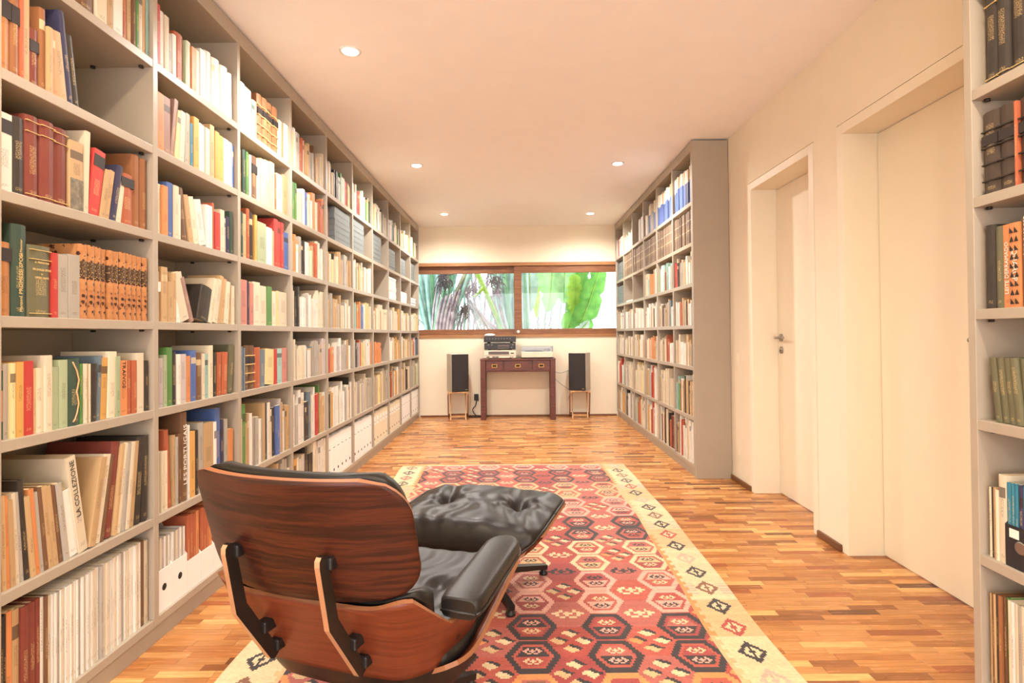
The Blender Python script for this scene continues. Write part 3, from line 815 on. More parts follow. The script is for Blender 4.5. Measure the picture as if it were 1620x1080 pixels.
# ------------------------------------------------------------------ magazine holders, box files, archive boxes, paper
M['card_white'] = plain('white_cardboard', (240, 238, 234), 0.6, var=0.02)
M['card_cream'] = plain('cream_cardboard', (226, 214, 186), 0.65, var=0.03)
M['card_grey'] = plain('grey_archive_card', (116, 124, 124), 0.6, var=0.04)
M['card_black'] = plain('black_card', (34, 34, 38), 0.5)
M['hole'] = plain('dark_finger_hole', (34, 26, 22), 0.9)
M['paper'] = plain('white_paper', (240, 238, 232), 0.85, var=0.03, scale=60)
def disc_x(x, y, z, r, sx, n=16):
    return MB().lathe([(r, x - sx * 0.004), (r, x + sx * 0.0006)], (0, y, z), n, axis='x')

def magazine_holder(X, sx, y, wd, zb, label, mat, front=0.15, tall=0.28, depth=0.24, hole=True):
    o = tag(empty('magazine_holder', (X - sx * 0.012, y, zb)), label, 'magazine holder')
    t = 0.002; g = 0.001
    a, b = g, wd - g
    MB().box((0, a, 0), (-sx * t, b, front)).build('front_panel', mat, o)
    MB().box((-sx * depth, a, 0), (-sx * (depth - t), b, tall)).build('back_panel', mat, o)
    MB().box((-sx * t, a, 0), (-sx * (depth - t), b, t)).build('bottom_panel', mat, o)
    for y0, y1 in ((a, a + t), (b - t, b)):
        P = [(-sx * t, t), (-sx * (depth - t), t), (-sx * (depth - t), tall), (-sx * depth * 0.45, tall), (-sx * t, front)]
        v = [(x, y0, z) for x, z in P] + [(x, y1, z) for x, z in P]; k = len(P)
        MB().poly(v, [tuple(range(k)), tuple(reversed(range(k, 2 * k)))] + [(i, i + k, (i + 1) % k + k, (i + 1) % k) for i in range(k)]).build('side_panel', mat, o, fix=True)
    if hole: disc_x(0, wd / 2, front * 0.55, 0.013, sx).build('finger_hole', M['hole'], o)
    return o
def filled(X, sx, y, wd, zb, n, cols, h, key, noun, labf, dd=0.2, xoff=0.016):
    th = (wd - 0.012) / n
    for i in range(n):
        c = LINC[cols[i % len(cols)]]; me = cover_mesh(th - 0.0008, h * rng.uniform(.965, 1.0), dd, False, c, sx, 0.03 + rng.random() * 0.08)
        o = bpy.data.objects.new(noun, me); o.location = (X - sx * xoff, y + 0.006 + th * i, zb + 0.0022); link(o)
        MB().box((-sx * (dd - .001), .001, .001), (-sx * .012, th - .002, h * .955)).build('page_block', M['pages'], o)
        tag(o, labf(i), noun, key)
yh = LP[1] + 0.0145
for k in range(6):
    wdt = 0.099
    red = k >= 2
    lab = ('%s white cardboard magazine holder with a finger hole, bottom shelf, second bay' % ORD[k]) if not red else \
          ('%s white magazine holder of bottom shelf, second bay, packed with rust red volumes' % ORD[k])
    ho = magazine_holder(XL, 1, yh, wdt, ZB[6], lab, M['card_white'], 0.155 if not red else 0.12, hole=not red)
    ho['group'] = 'white magazine holders on the bottom shelf'
    if red:
        filled(XL, 1, yh, wdt, ZB[6], 4, 'RRRo', 0.30, 'rust red volumes in white holders', 'book',
               lambda i, k=k: 'rust red volume, %s from left in the %s white holder, bottom shelf, second bay' % (ORD[i], ORD[k]))
    else:
        filled(XL, 1, yh, wdt, ZB[6], 7, 'weclwew', 0.27, 'magazines in white holders', 'magazine',
               lambda i, k=k: 'pale worn magazine, %s from left in the %s white holder, second bay' % (ORD[i], ORD[k]))
    yh += wdt + 0.0006
o = magazine_holder(XN, -1, 1.4930, 0.1005, ZB[5], 'black magazine holder with a white label and ring, nearest right bookcase', M['card_black'], 0.115, 0.232, 0.24, hole=False)
MB().box((-0.0012, 0.056, 0.082), (0.0, 0.085, 0.106)).build('paper_label', M['white_plastic'], o)
ring = MB().lathe([(0.011, -0.001), (0.017, -0.003), (0.018, 0.0), (0.011, 0.0)], (0, 0.05, 0.062), 18, axis='x'); ring.build('ring_pull', M['steel'], o)

def box_file(X, sx, y, wd, zb, h, mat, label, grp, depth=0.24):
    o = tag(MB().bbox((0, 0.001, 0), (-sx * depth, wd - 0.001, h), 0.002).build('box_file', mat), label, 'box file', grp)
    o.location = (X - sx * 0.014, y, zb)
    disc_x(0, wd / 2, h * 0.17, min(0.011, wd * 0.2), sx, 12).build('finger_hole', M['hole'], o)
    MB().box((-sx * .002, wd * 0.22, h * 0.62), (sx * .0006, wd * 0.78, h * 0.86)).build('paper_label', M['paper'], o)
    MB().box((-sx * .002, wd * 0.28, h * 0.70), (sx * .0009, wd * 0.72, h * 0.72)).build('label_line', M['card_grey'], o)
    return o
BF = {5: (6, 'card_white', 'white'), 6: (6, 'card_white', 'pale grey'), 7: (5, 'card_cream', 'cream'), 8: (5, 'card_cream', 'cream'), 9: (5, 'card_white', 'off-white'), 10: (4, 'card_white', 'white')}
BAYW = ['', 'first', 'second', 'third', 'fourth', 'fifth', 'sixth', 'seventh', 'eighth', 'ninth', 'tenth']
for b_, (k, mt, cn_) in BF.items():
    a, e = LP[b_ - 1] + .0145, LP[b_] - .0145
    wd = (e - a - 0.02) / k
    for i in range(k):
        box_file(XL, 1, a + 0.008 + wd * i, wd * 0.985, ZB[6], 0.298 + rng.uniform(-.004, .004), M[mt],
                 '%s box file, %s from left on the bottom shelf, %s bay of left bookcase' % (cn_, ORD[i], BAYW[b_]), 'box files on the bottom shelf')

def archive_stack(X, sx, ya, yb, zb, k, hb, where, dark=None):
    for i in range(k):
        j = rng.uniform(-.004, .004)
        o = tag(empty('archive_box', (X - sx * (0.014 + abs(j)), (ya + yb) / 2 + j, zb + i * hb)), 'grey archive box, %s from the bottom, %s' % (ORD[i], where), 'archive box', 'grey archive boxes ' + where.split(',')[0])
        hw = (yb - ya) / 2 - 0.005
        MB().bbox((0, -hw, 0), (-sx * 0.25, hw, hb * 0.80), 0.0015).build('box_body', M['card_grey'], o)
        MB().bbox((sx * 0.001, -hw - .001, hb * 0.805), (-sx * 0.251, hw + .001, hb * 0.985), 0.0015).build('lid', M['card_grey'], o)
        if dark: MB().box((-sx * .002, -hw, 0.003), (sx * .0012, -hw + 0.10, hb * 0.78)).build('spine_end', M['card_black'], o)
archive_stack(XL, 1, LP[4] + .215, LP[5] - .02, ZB[1], 6, .043, 'second shelf, fifth bay of left bookcase')
archive_stack(XL, 1, LP[5] + .016, LP[6] - .24, ZB[1], 6, .044, 'second shelf, sixth bay of left bookcase')
archive_stack(XL, 1, LP[6] + .016, LP[7] - .25, ZB[1], 6, .043, 'second shelf, seventh bay of left bookcase')
archive_stack(XL, 1, LP[7] + .016, LP[8] - .22, ZB[1], 6, .037, 'second shelf, eighth bay of left bookcase')
archive_stack(XL, 1, LP[8] + .016, LP[9] - .24, ZB[1], 5, .040, 'second shelf, ninth bay of left bookcase')
archive_stack(XL, 1, LP[9] + .016, LP[10] - .22, ZB[1], 5, .044, 'second shelf, tenth bay of left bookcase')
archive_stack(XR, -1, RP[5] + .016, RP[6] - .03, ZB[1], 5, .046, 'second shelf of right bookcase by the window', True)
archive_stack(XR, -1, RP[5] + .016, RP[6] - .03, ZB[2], 5, .047, 'third shelf of right bookcase by the window', True)

def paper_stack(X, sx, ya, yb, zb, h, label, messy=.006):
    k = max(4, int(h / 0.012)); mb = MB(); t = h / k
    for i in range(k):
        j, q = rng.uniform(-messy, messy), rng.uniform(0, messy)
        mb.box((-sx * (0.02 + q), ya + .008 + j, i * t), (-sx * (0.235 + q), yb - .008 + j, i * t + t * 0.94))
    o = tag(mb.build('paper_stack', M['paper']), label, 'paper stack'); o.location = (X, 0, zb)
paper_stack(XL, 1, LP[7] + .02, LP[8] - .14, ZB[2], .24, 'tall stack of white paper on the third shelf, eighth bay of left bookcase')
paper_stack(XL, 1, LP[8] + .02, LP[9] - .14, ZB[2], .13, 'lower stack of white paper on the third shelf, ninth bay of left bookcase', .004)
paper_stack(XL, 1, LP[9] + .02, LP[10] - .06, ZB[2], .10, 'untidy stack of papers on the third shelf, last bay of left bookcase', .016)
paper_stack(XR, -1, RP[4] + .02, RP[5] - .05, ZB[2], .02, 'thin sheaf of paper on an empty shelf of the right bookcase')
paper_stack(XL, 1, LP[2] + .33, LP[3] - .03, ZB[6], .16, 'stack of yellowed paper on the bottom shelf behind the lounge chair', .014) if False else None

# ------------------------------------------------------------------ kilim
RX0, RX1, RY0, RY1 = -0.965, 0.915, 1.20, 4.86
S = lambda r, g, b: lin((r, g, b))
RED = [S(168, 66, 54), S(178, 80, 62), S(158, 60, 56), S(176, 92, 80)]
CRE, CRE2, BLK, ORA, PNK, LIL, BRN, GRN = S(218, 194, 152), S(206, 172, 124), S(46, 38, 40), S(214, 140, 78), S(222, 164, 144), S(196, 140, 146), S(130, 84, 60), S(120, 116, 84)
krng = random.Random(5)
RBORD = {}
def hexm(x, y): return max((abs(x) + 0.475 * abs(y)) / 0.0975, abs(y) / 0.0975)
PAIR = [BLK, PNK, CRE, BLK, PNK, CRE2, BLK, PNK, CRE, BLK]
FLOWER = ('..##.##..', '.#..#..#.', '##.###.##', '.##.#.##.', '..#...#..')
def motif(x, y, s=1.0):
    """four-petalled flower with a heart"""
    i, j = int(math.floor(x / (.0082 * s) + 4.5)), int(math.floor(y / (.0082 * s) + 2.5))
    if 0 <= i < 9 and 0 <= j < 5: return 1 if FLOWER[j][i] == '#' else 0
    return 0
def field_colour(x, y, cell):
    P, Q = 0.285, 0.2
    gi = round((x - 0.06) / P); gj = round((y - 1.97) / Q)
    ax_, ay_ = x - 0.06 - gi * P, y - 1.97 - gj * Q
    rr = random.Random(gi * 131 + gj * 17)
    red = RED[(gi * 3 + gj) % 4]
    pi = ((gj + 20) // 2) % 10
    if gj in (-2, -1): bc = ORA
    else: bc = PAIR[(gj // 2) % 10]
    m = hexm(ax_, ay_)
    if m < 1.0:
        if m > 0.74: return bc
        if m > 0.60: return red if bc is not BLK else RED[(gj + 1) % 4]
        upper = ay_ > 0
        dk = rr.random() < .5
        lowc = BLK if bc is BLK else (CRE2 if bc in (CRE, CRE2) else (PNK if bc is PNK else BRN))
        hc = lowc if upper != dk else red
        k = motif(ax_, ay_ - (.030 if upper else -.030), .95)
        if k:
            return (PNK if hc is BLK else (BLK if hc in (PNK, CRE2) or rr.random() < .5 else CRE))
        return hc
    # the hexagon between four
    bi = math.floor((x - 0.06) / P); bj = math.floor((y - 1.97) / Q)
    bx, by = x - 0.06 - (bi + .5) * P, y - 1.97 - (bj + .5) * Q
    rb = random.Random(bi * 57 + bj * 311 + 5)
    red = RED[(bi + bj * 2) % 4]
    star = rb.random() < (.15 if bj < 2 else .75)
    if star:
        k = motif(bx, by, 1.7)
        if k: return (BLK if rb.random() < .5 else CRE) if k == 1 else LIL
        return red if rb.random() < .9 else RED[3]
    for px, py in ((0, .052), (0, -.052), (.046, 0), (-.046, 0)):
        q = abs(bx - px) * .8 + abs(by - py)
        if q < .029:
            return BLK if (bx - px) * .7 + (by - py) > .008 else (CRE if (px + py) > 0 else (ORA if px < 0 and rb.random() < .5 else CRE2))
    return red
BM_Y = [1.30 + i * 0.165 for i in range(22)]
def border_colour(u, y, side):
    """u: 0 at the outer edge to 1 at the field"""
    band = CRE if math.sin(y * 7.3 + side) > -.5 else CRE2
    if u > .86 and (int(y / .03) % 2 == 0 or u > .93): return ORA if math.sin(y * 3) > 0 else CRE2
    for i, yy in enumerate(BM_Y):
        dx_, dy_ = (u - .46) * .175, y - yy - (0.03 if side else 0)
        q = abs(dx_) * 1.0 + abs(dy_) * .62
        if q < .043:
            c = [BLK, RED[0], BLK, BRN, BLK, PNK][(i + side * 2) % 6]
            if q > .027: return c
            if q < .012: return c
            return CRE if abs(dx_) > .004 else c
        if i % 5 == 2 and abs(dy_) < .06 and q >= .043 and int((dy_ + .06) / .012) % 2 == 0 and abs(dx_) > .04: return PNK
    return band
def rug_edge(y): return 0.012 * math.sin(y * 1.9 + 1.0) + 0.004 * math.sin(y * 9), 0.010 * math.sin(y * 2.3) + 0.004 * math.sin(y * 7 + 2)
cs = 0.0076
nx, ny = int((RX1 - RX0) / cs), int((RY1 - RY0) / cs)
rv = []; rf = []; rc = []
def rz(x, y):
    return 0.006 + 0.0022 * math.sin(x * 5 + y * 3) * math.sin(y * 4 + 1) + 0.0025 * math.exp(-((x + .1) ** 2 + (y - 2.5) ** 2) / .08) * math.sin(x * 30 + y * 22)
for j in range(ny + 1):
    y = RY0 + (RY1 - RY0) * j / ny
    e0, e1 = rug_edge(y)
    for i in range(nx + 1):
        t = i / nx; x = RX0 + (RX1 - RX0) * t + e0 * (1 - t) + e1 * t
        rv.append((x, y, max(0.003, rz(x, y))))
for j in range(ny):
    y = RY0 + (RY1 - RY0) * (j + .5) / ny
    ab = 0.93 + 0.14 * random.Random(j // 3).random()
    for i in range(nx):
        x = RX0 + (RX1 - RX0) * (i + .5) / nx
        BWD = 0.205
        if x < RX0 + BWD: c = border_colour((x - RX0) / BWD, y, 0)
        elif x > RX1 - BWD: c = border_colour((RX1 - x) / BWD, y, 1)
        elif y > RY1 - 0.02: c = CRE
        else: c = field_colour(x, y, cs)
        a = j * (nx + 1) + i
        rf.append((a, a + 1, a + nx + 2, a + nx + 1))
        jt = ab * krng.uniform(.92, 1.08)
        rc += [(c[0] * jt, c[1] * jt, c[2] * jt, 0.5)] * 4
# hem down to the floor all round
loop = [i for i in range(nx + 1)] + [j * (nx + 1) + nx for j in range(1, ny + 1)] + [ny * (nx + 1) + i for i in range(nx - 1, -1, -1)] + [j * (nx + 1) for j in range(ny - 1, 0, -1)]
b0 = len(rv)
for k in loop: rv.append((rv[k][0], rv[k][1], 0.0003))
for k in range(len(loop)):
    k2 = (k + 1) % len(loop)
    rf.append((loop[k], b0 + k, b0 + k2, loop[k2])); rc += [(*CRE, .5)] * 4
me = bpy.data.meshes.new('kilim_rug'); me.from_pydata(rv, [], rf); me.materials.append(M['rug']); col_attr(me, rc); me.update()
tag(link(bpy.data.objects.new('kilim_rug', me)), 'flat-woven kilim with red hexagons and a cream border on the parquet', 'rug')

# ------------------------------------------------------------------ lounge chair and ottoman
def rosewood(name, d, m, l):
    n = NT(name)
    v = n.mapping(n.coord(), (1.8, 1.8, 46))
    ds = n.noise(n.mapping(n.coord(), (3, 3, 5)), 1.0, 3)
    o = n.node('ShaderNodeVectorMath', operation='ADD'); n.put(o, 0, v)
    c3 = n.node('ShaderNodeCombineXYZ'); n.put(c3, 2, n.math('MULTIPLY', ds, 3.4)); n.put(o, 1, c3.outputs[0])
    a = n.noise(o.outputs[0], 2.0, 8, 0.65)
    f2 = n.noise(n.mapping(n.coord(), (6, 6, 260)), 1.0, 3)
    f = n.math('ADD', n.math('MULTIPLY', a, 0.78), n.math('MULTIPLY', f2, 0.22))
    col = n.ramp(f, [(0.34, lin(d)), (0.47, lin(m)), (0.56, lin(l)), (0.68, lin(m))])
    return n.fin(col, 0.40, spec=0.35)
M['rosewood'] = rosewood('rosewood_veneer', (26, 11, 8), (50, 21, 13), (74, 33, 19))
M['cherry'] = rosewood('reddish_veneer', (88, 39, 22), (100, 46, 26), (110, 53, 31))
M['ply_edge'] = plain('plywood_edge', (146, 94, 60), 0.5)
n = NT('black_leather')
ln_ = n.noise(n.coord(), 160, 4, 0.6); lb = n.noise(n.coord(), 6, 4)
n.bump(ln_, 0.18, 0.002)
M['leather'] = n.fin(n.ramp(lb, [(0.3, lin((18, 16, 15))), (0.7, lin((32, 29, 26)))]), n.math('ADD', 0.32, n.math('MULTIPLY', lb, 0.16)), spec=0.38)
M['leather_welt'] = plain('leather_piping', (26, 24, 22), 0.4)

CHX, CHY, CHA = -0.395, 1.605, 0.316
chair = tag(empty('lounge_chair', (CHX, CHY, 0), -CHA), 'rosewood shell lounge chair with black leather cushions, seen from behind', 'armchair')

def superell(s, t, rs, rt):
    """square to rounded rectangle: pull s in near the ends of t"""
    a = abs(t)
    if a > 1 - rt:
        q = (a - (1 - rt)) / rt
        s = s * (1 - rs * (1 - math.sqrt(max(0.0, 1 - q * q))))
    return s
# head shell
def head_pt(s, t, dy=0.0, k=1.0):
    u = superell(s, t, 0.30, 0.62) * k; v = (t * k + 1) / 2
    vv = v
    y = -0.344 + (-0.427 + 0.344) * vv + 0.085 * abs(u) ** 2.2
    z = 0.538 + 0.282 * vv
    return (0.284 * u, y + dy, z + dy * 0.29)
MB().sheet(lambda s, t: head_pt(-s, t), 36, 20, 0.011, 0, 1).build('head_shell', [M['rosewood'], M['ply_edge']], chair)
# lumbar shell
def lum_pt(s, t):
    q = s * 0.47; a = abs(q); sg = 1 if q > 0 else -1
    rr_ = 0.10; fl_ = 0.17; ar_ = rr_ * 1.45
    if a < fl_: x, yb_ = a, 0.10 * a * a
    else:
        th = min(a - fl_, ar_) / rr_
        x, yb_ = fl_ + rr_ * math.sin(th), 0.003 + rr_ * (1 - math.cos(th))
        if a > fl_ + ar_:
            ex = a - fl_ - ar_; x += ex * .15; yb_ += ex
    v = (t + 1) / 2
    top = 0.514 + 0.026 * math.exp(-((a - 0.235) / 0.055) ** 2)
    if a > 0.25: top -= min(0.075, 0.95 * (a - 0.25))
    bot = 0.303 + 0.010 * (a / .25) ** 2
    z = bot + (top - bot) * v
    y = -0.210 - 0.100 * (z - 0.305) / 0.21 + yb_
    return (sg * x * (0.93 + 0.16 * v), y, z)
MB().sheet(lambda s, t: lum_pt(-s, t), 60, 12, 0.011, 0, 1).build('back_shell', [M['cherry'], M['ply_edge']], chair)
# cushions inside the shells
def pad(P, nx, ny, thick, name, mat, parent, puff=1.0, fix=True):
    """closed cushion: P(s,t,w) with w 0..1 through its depth"""
    def front(s, t):
        e = max(abs(s), abs(t)); f = (1 - max(0, (e - .72) / .28) ** 2.2) ** 0.5 if e < 1 else 0.0
        return P(s, t, f)
    mb = MB()
    g1 = MB(); g1.sheet(front, nx, ny)
    mb.v = list(g1.v); mb.f = list(g1.f); mb.mi = [0] * len(g1.f); mb.sm = [True] * len(g1.f)
    b = len(mb.v); W = nx + 1
    for j in range(ny + 1):
        for i in range(nx + 1): mb.v.append(tuple(P(-1 + 2 * i / nx, -1 + 2 * j / ny, 0.0)))
    # only rim differs by epsilon: close
    for j in range(ny):
        for i in range(nx):
            mb.f.append((b + j * W + i, b + (j + 1) * W + i, b + (j + 1) * W + i + 1, b + j * W + i + 1)); mb.mi.append(0); mb.sm.append(True)
    me = mb.mesh(name, mat); bm = bmesh.new(); bm.from_mesh(me)
    bmesh.ops.remove_doubles(bm, verts=bm.verts[:], dist=0.0008); bmesh.ops.recalc_face_normals(bm, faces=bm.faces[:]); bm.to_mesh(me); bm.free()
    return link(bpy.data.objects.new(name, me), parent)
def head_pad(s, t, f):
    x, y, z = head_pt(s * 0.97, t, 0.0125, 0.975)
    return (x, y + 0.066 * f, z + (0.010 * f if t > 0 else 0) + 0.004 * max(0.0, t))
pad(head_pad, 30, 18, 0.07, 'head_cushion', M['leather'], chair)
def lum_pad(s, t, f):
    x, y, z = lum_pt(s * 0.60, t * 0.9)
    return (x, y + 0.013 + 0.08 * f, z + 0.012)
pad(lum_pad, 30, 16, 0.07, 'back_cushion', M['leather'], chair)
# seat shell: curved up at both sides
def seat_pt(s, t):
    u = superell(s, t, 0.12, 0.35)
    x = 0.312 * u; v = (t + 1) / 2
    y = -0.150 + 0.52 * v
    z = 0.225 + 0.085 * v + (0.065 + .05 * v) * abs(u) ** 3.0
    if v < .3: z += 0.05 * ((.3 - v) / .3) ** 2
    return (x, y, z)
MB().sheet(seat_pt, 40, 24, 0.011, 0, 1).build('seat_shell', [M['cherry'], M['ply_edge']], chair)
def seat_pad(s, t, f):
    u = superell(s, t, 0.14, 0.4)
    x, y, z = seat_pt(s * 0.93, t * 0.98)
    wr = 0.0026 * math.sin(13 * u + 7 * t + 2.2 * math.sin(5 * t + 3 * u)) * math.exp(-((t + .1) / .6) ** 2) + 0.0014 * math.sin(27 * u - 13 * t + 2 * math.sin(9 * t))
    tuft = 0.020 * sum(math.exp(-(((u - a) * .34) ** 2 + ((t - b) * .3) ** 2) / .0016) for a, b in ((-.42, .1), (.42, .1)))
    return (x, y, z + 0.002 + f * (0.105 - 0.07 * abs(u) ** 3 + wr - tuft))
pad(seat_pad, 64, 48, 0.1, 'seat_cushion', M['leather'], chair)
# black lower back apron between the back shell and the seat
def apron(s, t):
    x, y, z = lum_pt(s * .86, -1)
    v = 1 - (t + 1) / 2
    return (x * (1.0 + .03 * v), y + 0.012 + 0.062 * v ** 1.3, z + 0.016 - 0.098 * v)
MB().sheet(lambda s, t: apron(-s, t), 48, 8, 0.012, 0).build('seat_back_panel', M['leather'], chair)
MB().tube([Vector(apron(-1 + 2 * i / 40, -1)) for i in range(41)], 0.006, 8).build('piping', M['leather_welt'], chair)
# arm pads
for sg in (-1, 1):
    def arm_c(v):
        return Vector((sg * (0.322 - 0.012 * v), -0.172 + 0.400 * v, 0.470 + 0.022 * v))
    mb = MB(); N_ = 26
    prof = []
    for i in range(N_ + 1):
        v = i / N_
        w_ = 0.055
        e = 1.0
        if v < .14: e = 0.80 + .20 * math.sqrt(1 - ((.14 - v) / .14) ** 2)
        if v > .80: e = max(0.12, math.sqrt(max(0, 1 - ((v - .80) / .205) ** 2)))
        prof.append((arm_c(v), w_ * e, 0.024 * (0.6 + .4 * e)))
    ring = []
    K = 20
    for c, w_, h_ in prof:
        row = []
        for k in range(K):
            a = 2 * math.pi * k / K; ca, sa = math.cos(a), math.sin(a)
            x = w_ * (abs(ca) ** .42) * (1 if ca > 0 else -1); z = h_ * (abs(sa) ** .6) * (1 if sa > 0 else -1)
            row.append((c.x + x, c.y, c.z + z))
        ring.append(row)
    b = 0
    for row in ring: mb.v += row
    for i in range(N_):
        for k in range(K):
            k2 = (k + 1) % K
            mb.f.append((i * K + k, i * K + k2, (i + 1) * K + k2, (i + 1) * K + k)); mb.mi.append(0); mb.sm.append(True)
    mb.f.append(tuple(range(K))); mb.mi.append(0); mb.sm.append(False)
    mb.f.append(tuple(reversed(range(N_ * K, N_ * K + K)))); mb.mi.append(0); mb.sm.append(False)
    ap = mb.build('arm_pad', M['leather'], chair, fix=True)
    outl = [Vector((c.x + w_ * 1.01 * s_, c.y, c.z - h_ * .30)) for s_ in (1,) for c, w_, h_ in prof] + \
           [Vector((c.x - w_ * 1.01, c.y, c.z - h_ * .30)) for c, w_, h_ in reversed(prof)]
    outl.append(outl[0])
    MB().tube(outl, 0.0038, 6).build('piping', M['leather_welt'], ap)
    MB().bar(arm_c(.25) - Vector((0.02 * sg, 0, .022)), arm_c(.30) - Vector((0.04 * sg, 0.02, .12)), 0.05, 0.012, (1, 0, 0)).build('arm_bracket', M['black_metal'], chair)
# aluminium braces joining head and back shells
for xb in (0.112, -0.134):
    P0 = Vector((xb, -0.384, 0.648)); P1 = Vector((xb + .004, -0.356, 0.505)); P2 = Vector((xb + .008, -0.255, 0.352))
    mb = MB(); wx = 0.013; th = 0.030
    cs_ = []
    for p, d in ((P0, (P1 - P0)), (P1, (P2 - P0)), (P2, (P2 - P1))):
        d = d.normalized(); nrm = Vector((0, d.z, -d.y)).normalized()
        if nrm.y > 0: nrm = -nrm
        cs_.append((p, nrm, d))
    # rounded heads, then the bent blade standing on edge
    ent = [(cs_[0][0] - cs_[0][2] * .010, cs_[0][1], .3), (cs_[0][0] - cs_[0][2] * .004, cs_[0][1], .8), (cs_[0][0] + cs_[0][2] * .008, cs_[0][1], 1.0),
           (cs_[1][0], cs_[1][1], 1.12), (cs_[2][0] - cs_[2][2] * .008, cs_[2][1], 1.0), (cs_[2][0] + cs_[2][2] * .006, cs_[2][1], .55)]
    for p, nrm, k_ in ent:
        for sx_, o_ in ((-1, 0), (1, 0), (1, 1), (-1, 1)):
            mb.v.append(tuple(p + Vector((sx_ * wx / 2, 0, 0)) + nrm * (th * (.5 + (o_ - .5) * k_))))
    for i in range(len(ent) - 1):
        a = i * 4
        for k in range(4):
            k2 = (k + 1) % 4
            mb.f.append((a + k, a + k2, a + 4 + k2, a + 4 + k)); mb.mi.append(1 if k == 2 else 0); mb.sm.append(False)
    e_ = 4 * (len(ent) - 1)
    mb.f.append((0, 3, 2, 1)); mb.mi.append(0); mb.sm.append(False); mb.f.append((e_, e_ + 1, e_ + 2, e_ + 3)); mb.mi.append(0); mb.sm.append(False)
    br = mb.build('back_brace', [M['black_metal'], M['alu']], chair, fix=True)
    br['label'] = 'dark bent metal brace with a bare bright outer edge'
    for p in (P0 * .90 + P1 * .10, P1 * .48 + P2 * .52, P1 * .08 + P2 * .92):
        MB().bbox((p.x - .012, p.y - .006, p.z - .014), (p.x + .016, p.y + .034, p.z + .014), 0.004).build('shock_mount', M['plug'], br)
# pedestal
base_c = Vector((0.0, 0.03, 0))
MB().lathe([(0.055, 0.262), (0.05, 0.235), (0.026, 0.22), (0.026, 0.085), (0.04, 0.07), (0.04, 0.05)], base_c, 20).build('pedestal', M['black_metal'], chair)
for k in range(5):
    a = math.radians(72 * k + 54)
    d = Vector((math.cos(a), math.sin(a), 0))
    lg = MB().bar(base_c + d * 0.03 + Vector((0, 0, .075)), base_c + d * 0.30 + Vector((0, 0, .040)), 0.036, 0.03, w2=0.024, h2=0.018).build('leg', M['black_metal'], chair)
    MB().lathe([(0.013, 0.034), (0.013, 0.020), (0.020, 0.018), (0.020, 0.0085)], base_c + d * 0.285, 14).build('glide', M['plug'], lg)

# ottoman
OTX, OTY, OTA = -0.165, 2.475, 0.30
ott = tag(empty('ottoman', (OTX, OTY, 0), -OTA), 'buttoned black leather ottoman on a rosewood shell in front of the chair', 'ottoman')
OW, OD = 0.335, 0.285
def ot_pt(s, t):
    u = superell(s, t, 0.10, 0.35); v2 = superell(t, s, 0.16, 0.30)
    x = OW * u; y = OD * v2
    z = 0.258 + 0.100 * abs(u) ** 4.0 + 0.008 * t
    return (x, y, z)
MB().sheet(ot_pt, 40, 26, 0.011, 0, 1).build('ottoman_shell', [M['cherry'], M['ply_edge']], ott)
BUT = [(-0.165, 0.03), (0.165, 0.03)]
def ot_pad(s, t, f):
    x, y, z = ot_pt(s * 0.985, t * 0.985)
    h = 0.138 - 0.100 * abs(s) ** 3.2
    wr = 0.0
    for bx, by in BUT:
        dx, dy = x - bx, y - by; r2 = dx * dx + dy * dy
        wr -= 0.040 * math.exp(-r2 / 0.0022)
        an = math.atan2(dy, dx)
        wr += 0.0045 * math.sin(7 * an + bx * 9) * math.exp(-((math.sqrt(r2) - .10) / .07) ** 2)
        wr -= 0.020 * math.exp(-(dx * .45 + dy * .10) ** 2 / .00018) * math.exp(-(dy / .17) ** 2) * (1 if dy > -.02 else .7)
    wr += (0.0022 * math.sin(x * 70 + 16 * y + 2.6 * math.sin(y * 17 + x * 9)) + 0.002 * math.sin(x * 41 - 30 * y + 3 * math.sin(x * 13))) * (1 if y < 0 else .4) * (1 - abs(s) ** 4)
    return (x, y, z + 0.003 + f * (h + wr))
pad(ot_pad, 96, 80, 0.1, 'ottoman_cushion', M['leather'], ott)
for bx, by in BUT:
    MB().lathe([(0.004, 0.342), (0.011, 0.339), (0.012, 0.330)], (bx, by, 0), 14).build('button', M['leather_welt'], ott)
rim = []
for i in range(97):
    a = 2 * math.pi * i / 96; ca, sa = math.cos(a), math.sin(a); m_ = max(abs(ca), abs(sa))
    p = Vector(ot_pt(ca / m_ * .992, sa / m_ * .992)); rim.append(p + Vector((0, 0, .006)))
MB().tube(rim, 0.0052, 6).build('piping', M['leather_welt'], ott)
MB().lathe([(0.05, 0.268), (0.045, 0.24), (0.024, 0.225), (0.024, 0.08), (0.036, 0.065), (0.036, 0.045)], (0, 0.05, 0), 20).build('pedestal', M['black_metal'], ott)
for k in range(4):
    a = math.radians(90 * k + 41)
    d = Vector((math.cos(a), math.sin(a), 0)); c0 = Vector((0, 0.05, 0))
    lg = MB().bar(c0 + d * 0.03 + Vector((0, 0, .07)), c0 + d * 0.305 + Vector((0, 0, .040)), 0.036, 0.030, w2=0.026, h2=0.02).build('leg', M['black_metal'], ott)
    MB().lathe([(0.013, 0.034), (0.013, 0.020), (0.020, 0.018), (0.020, 0.0085)], c0 + d * 0.29, 14).build('glide', M['plug'], lg)

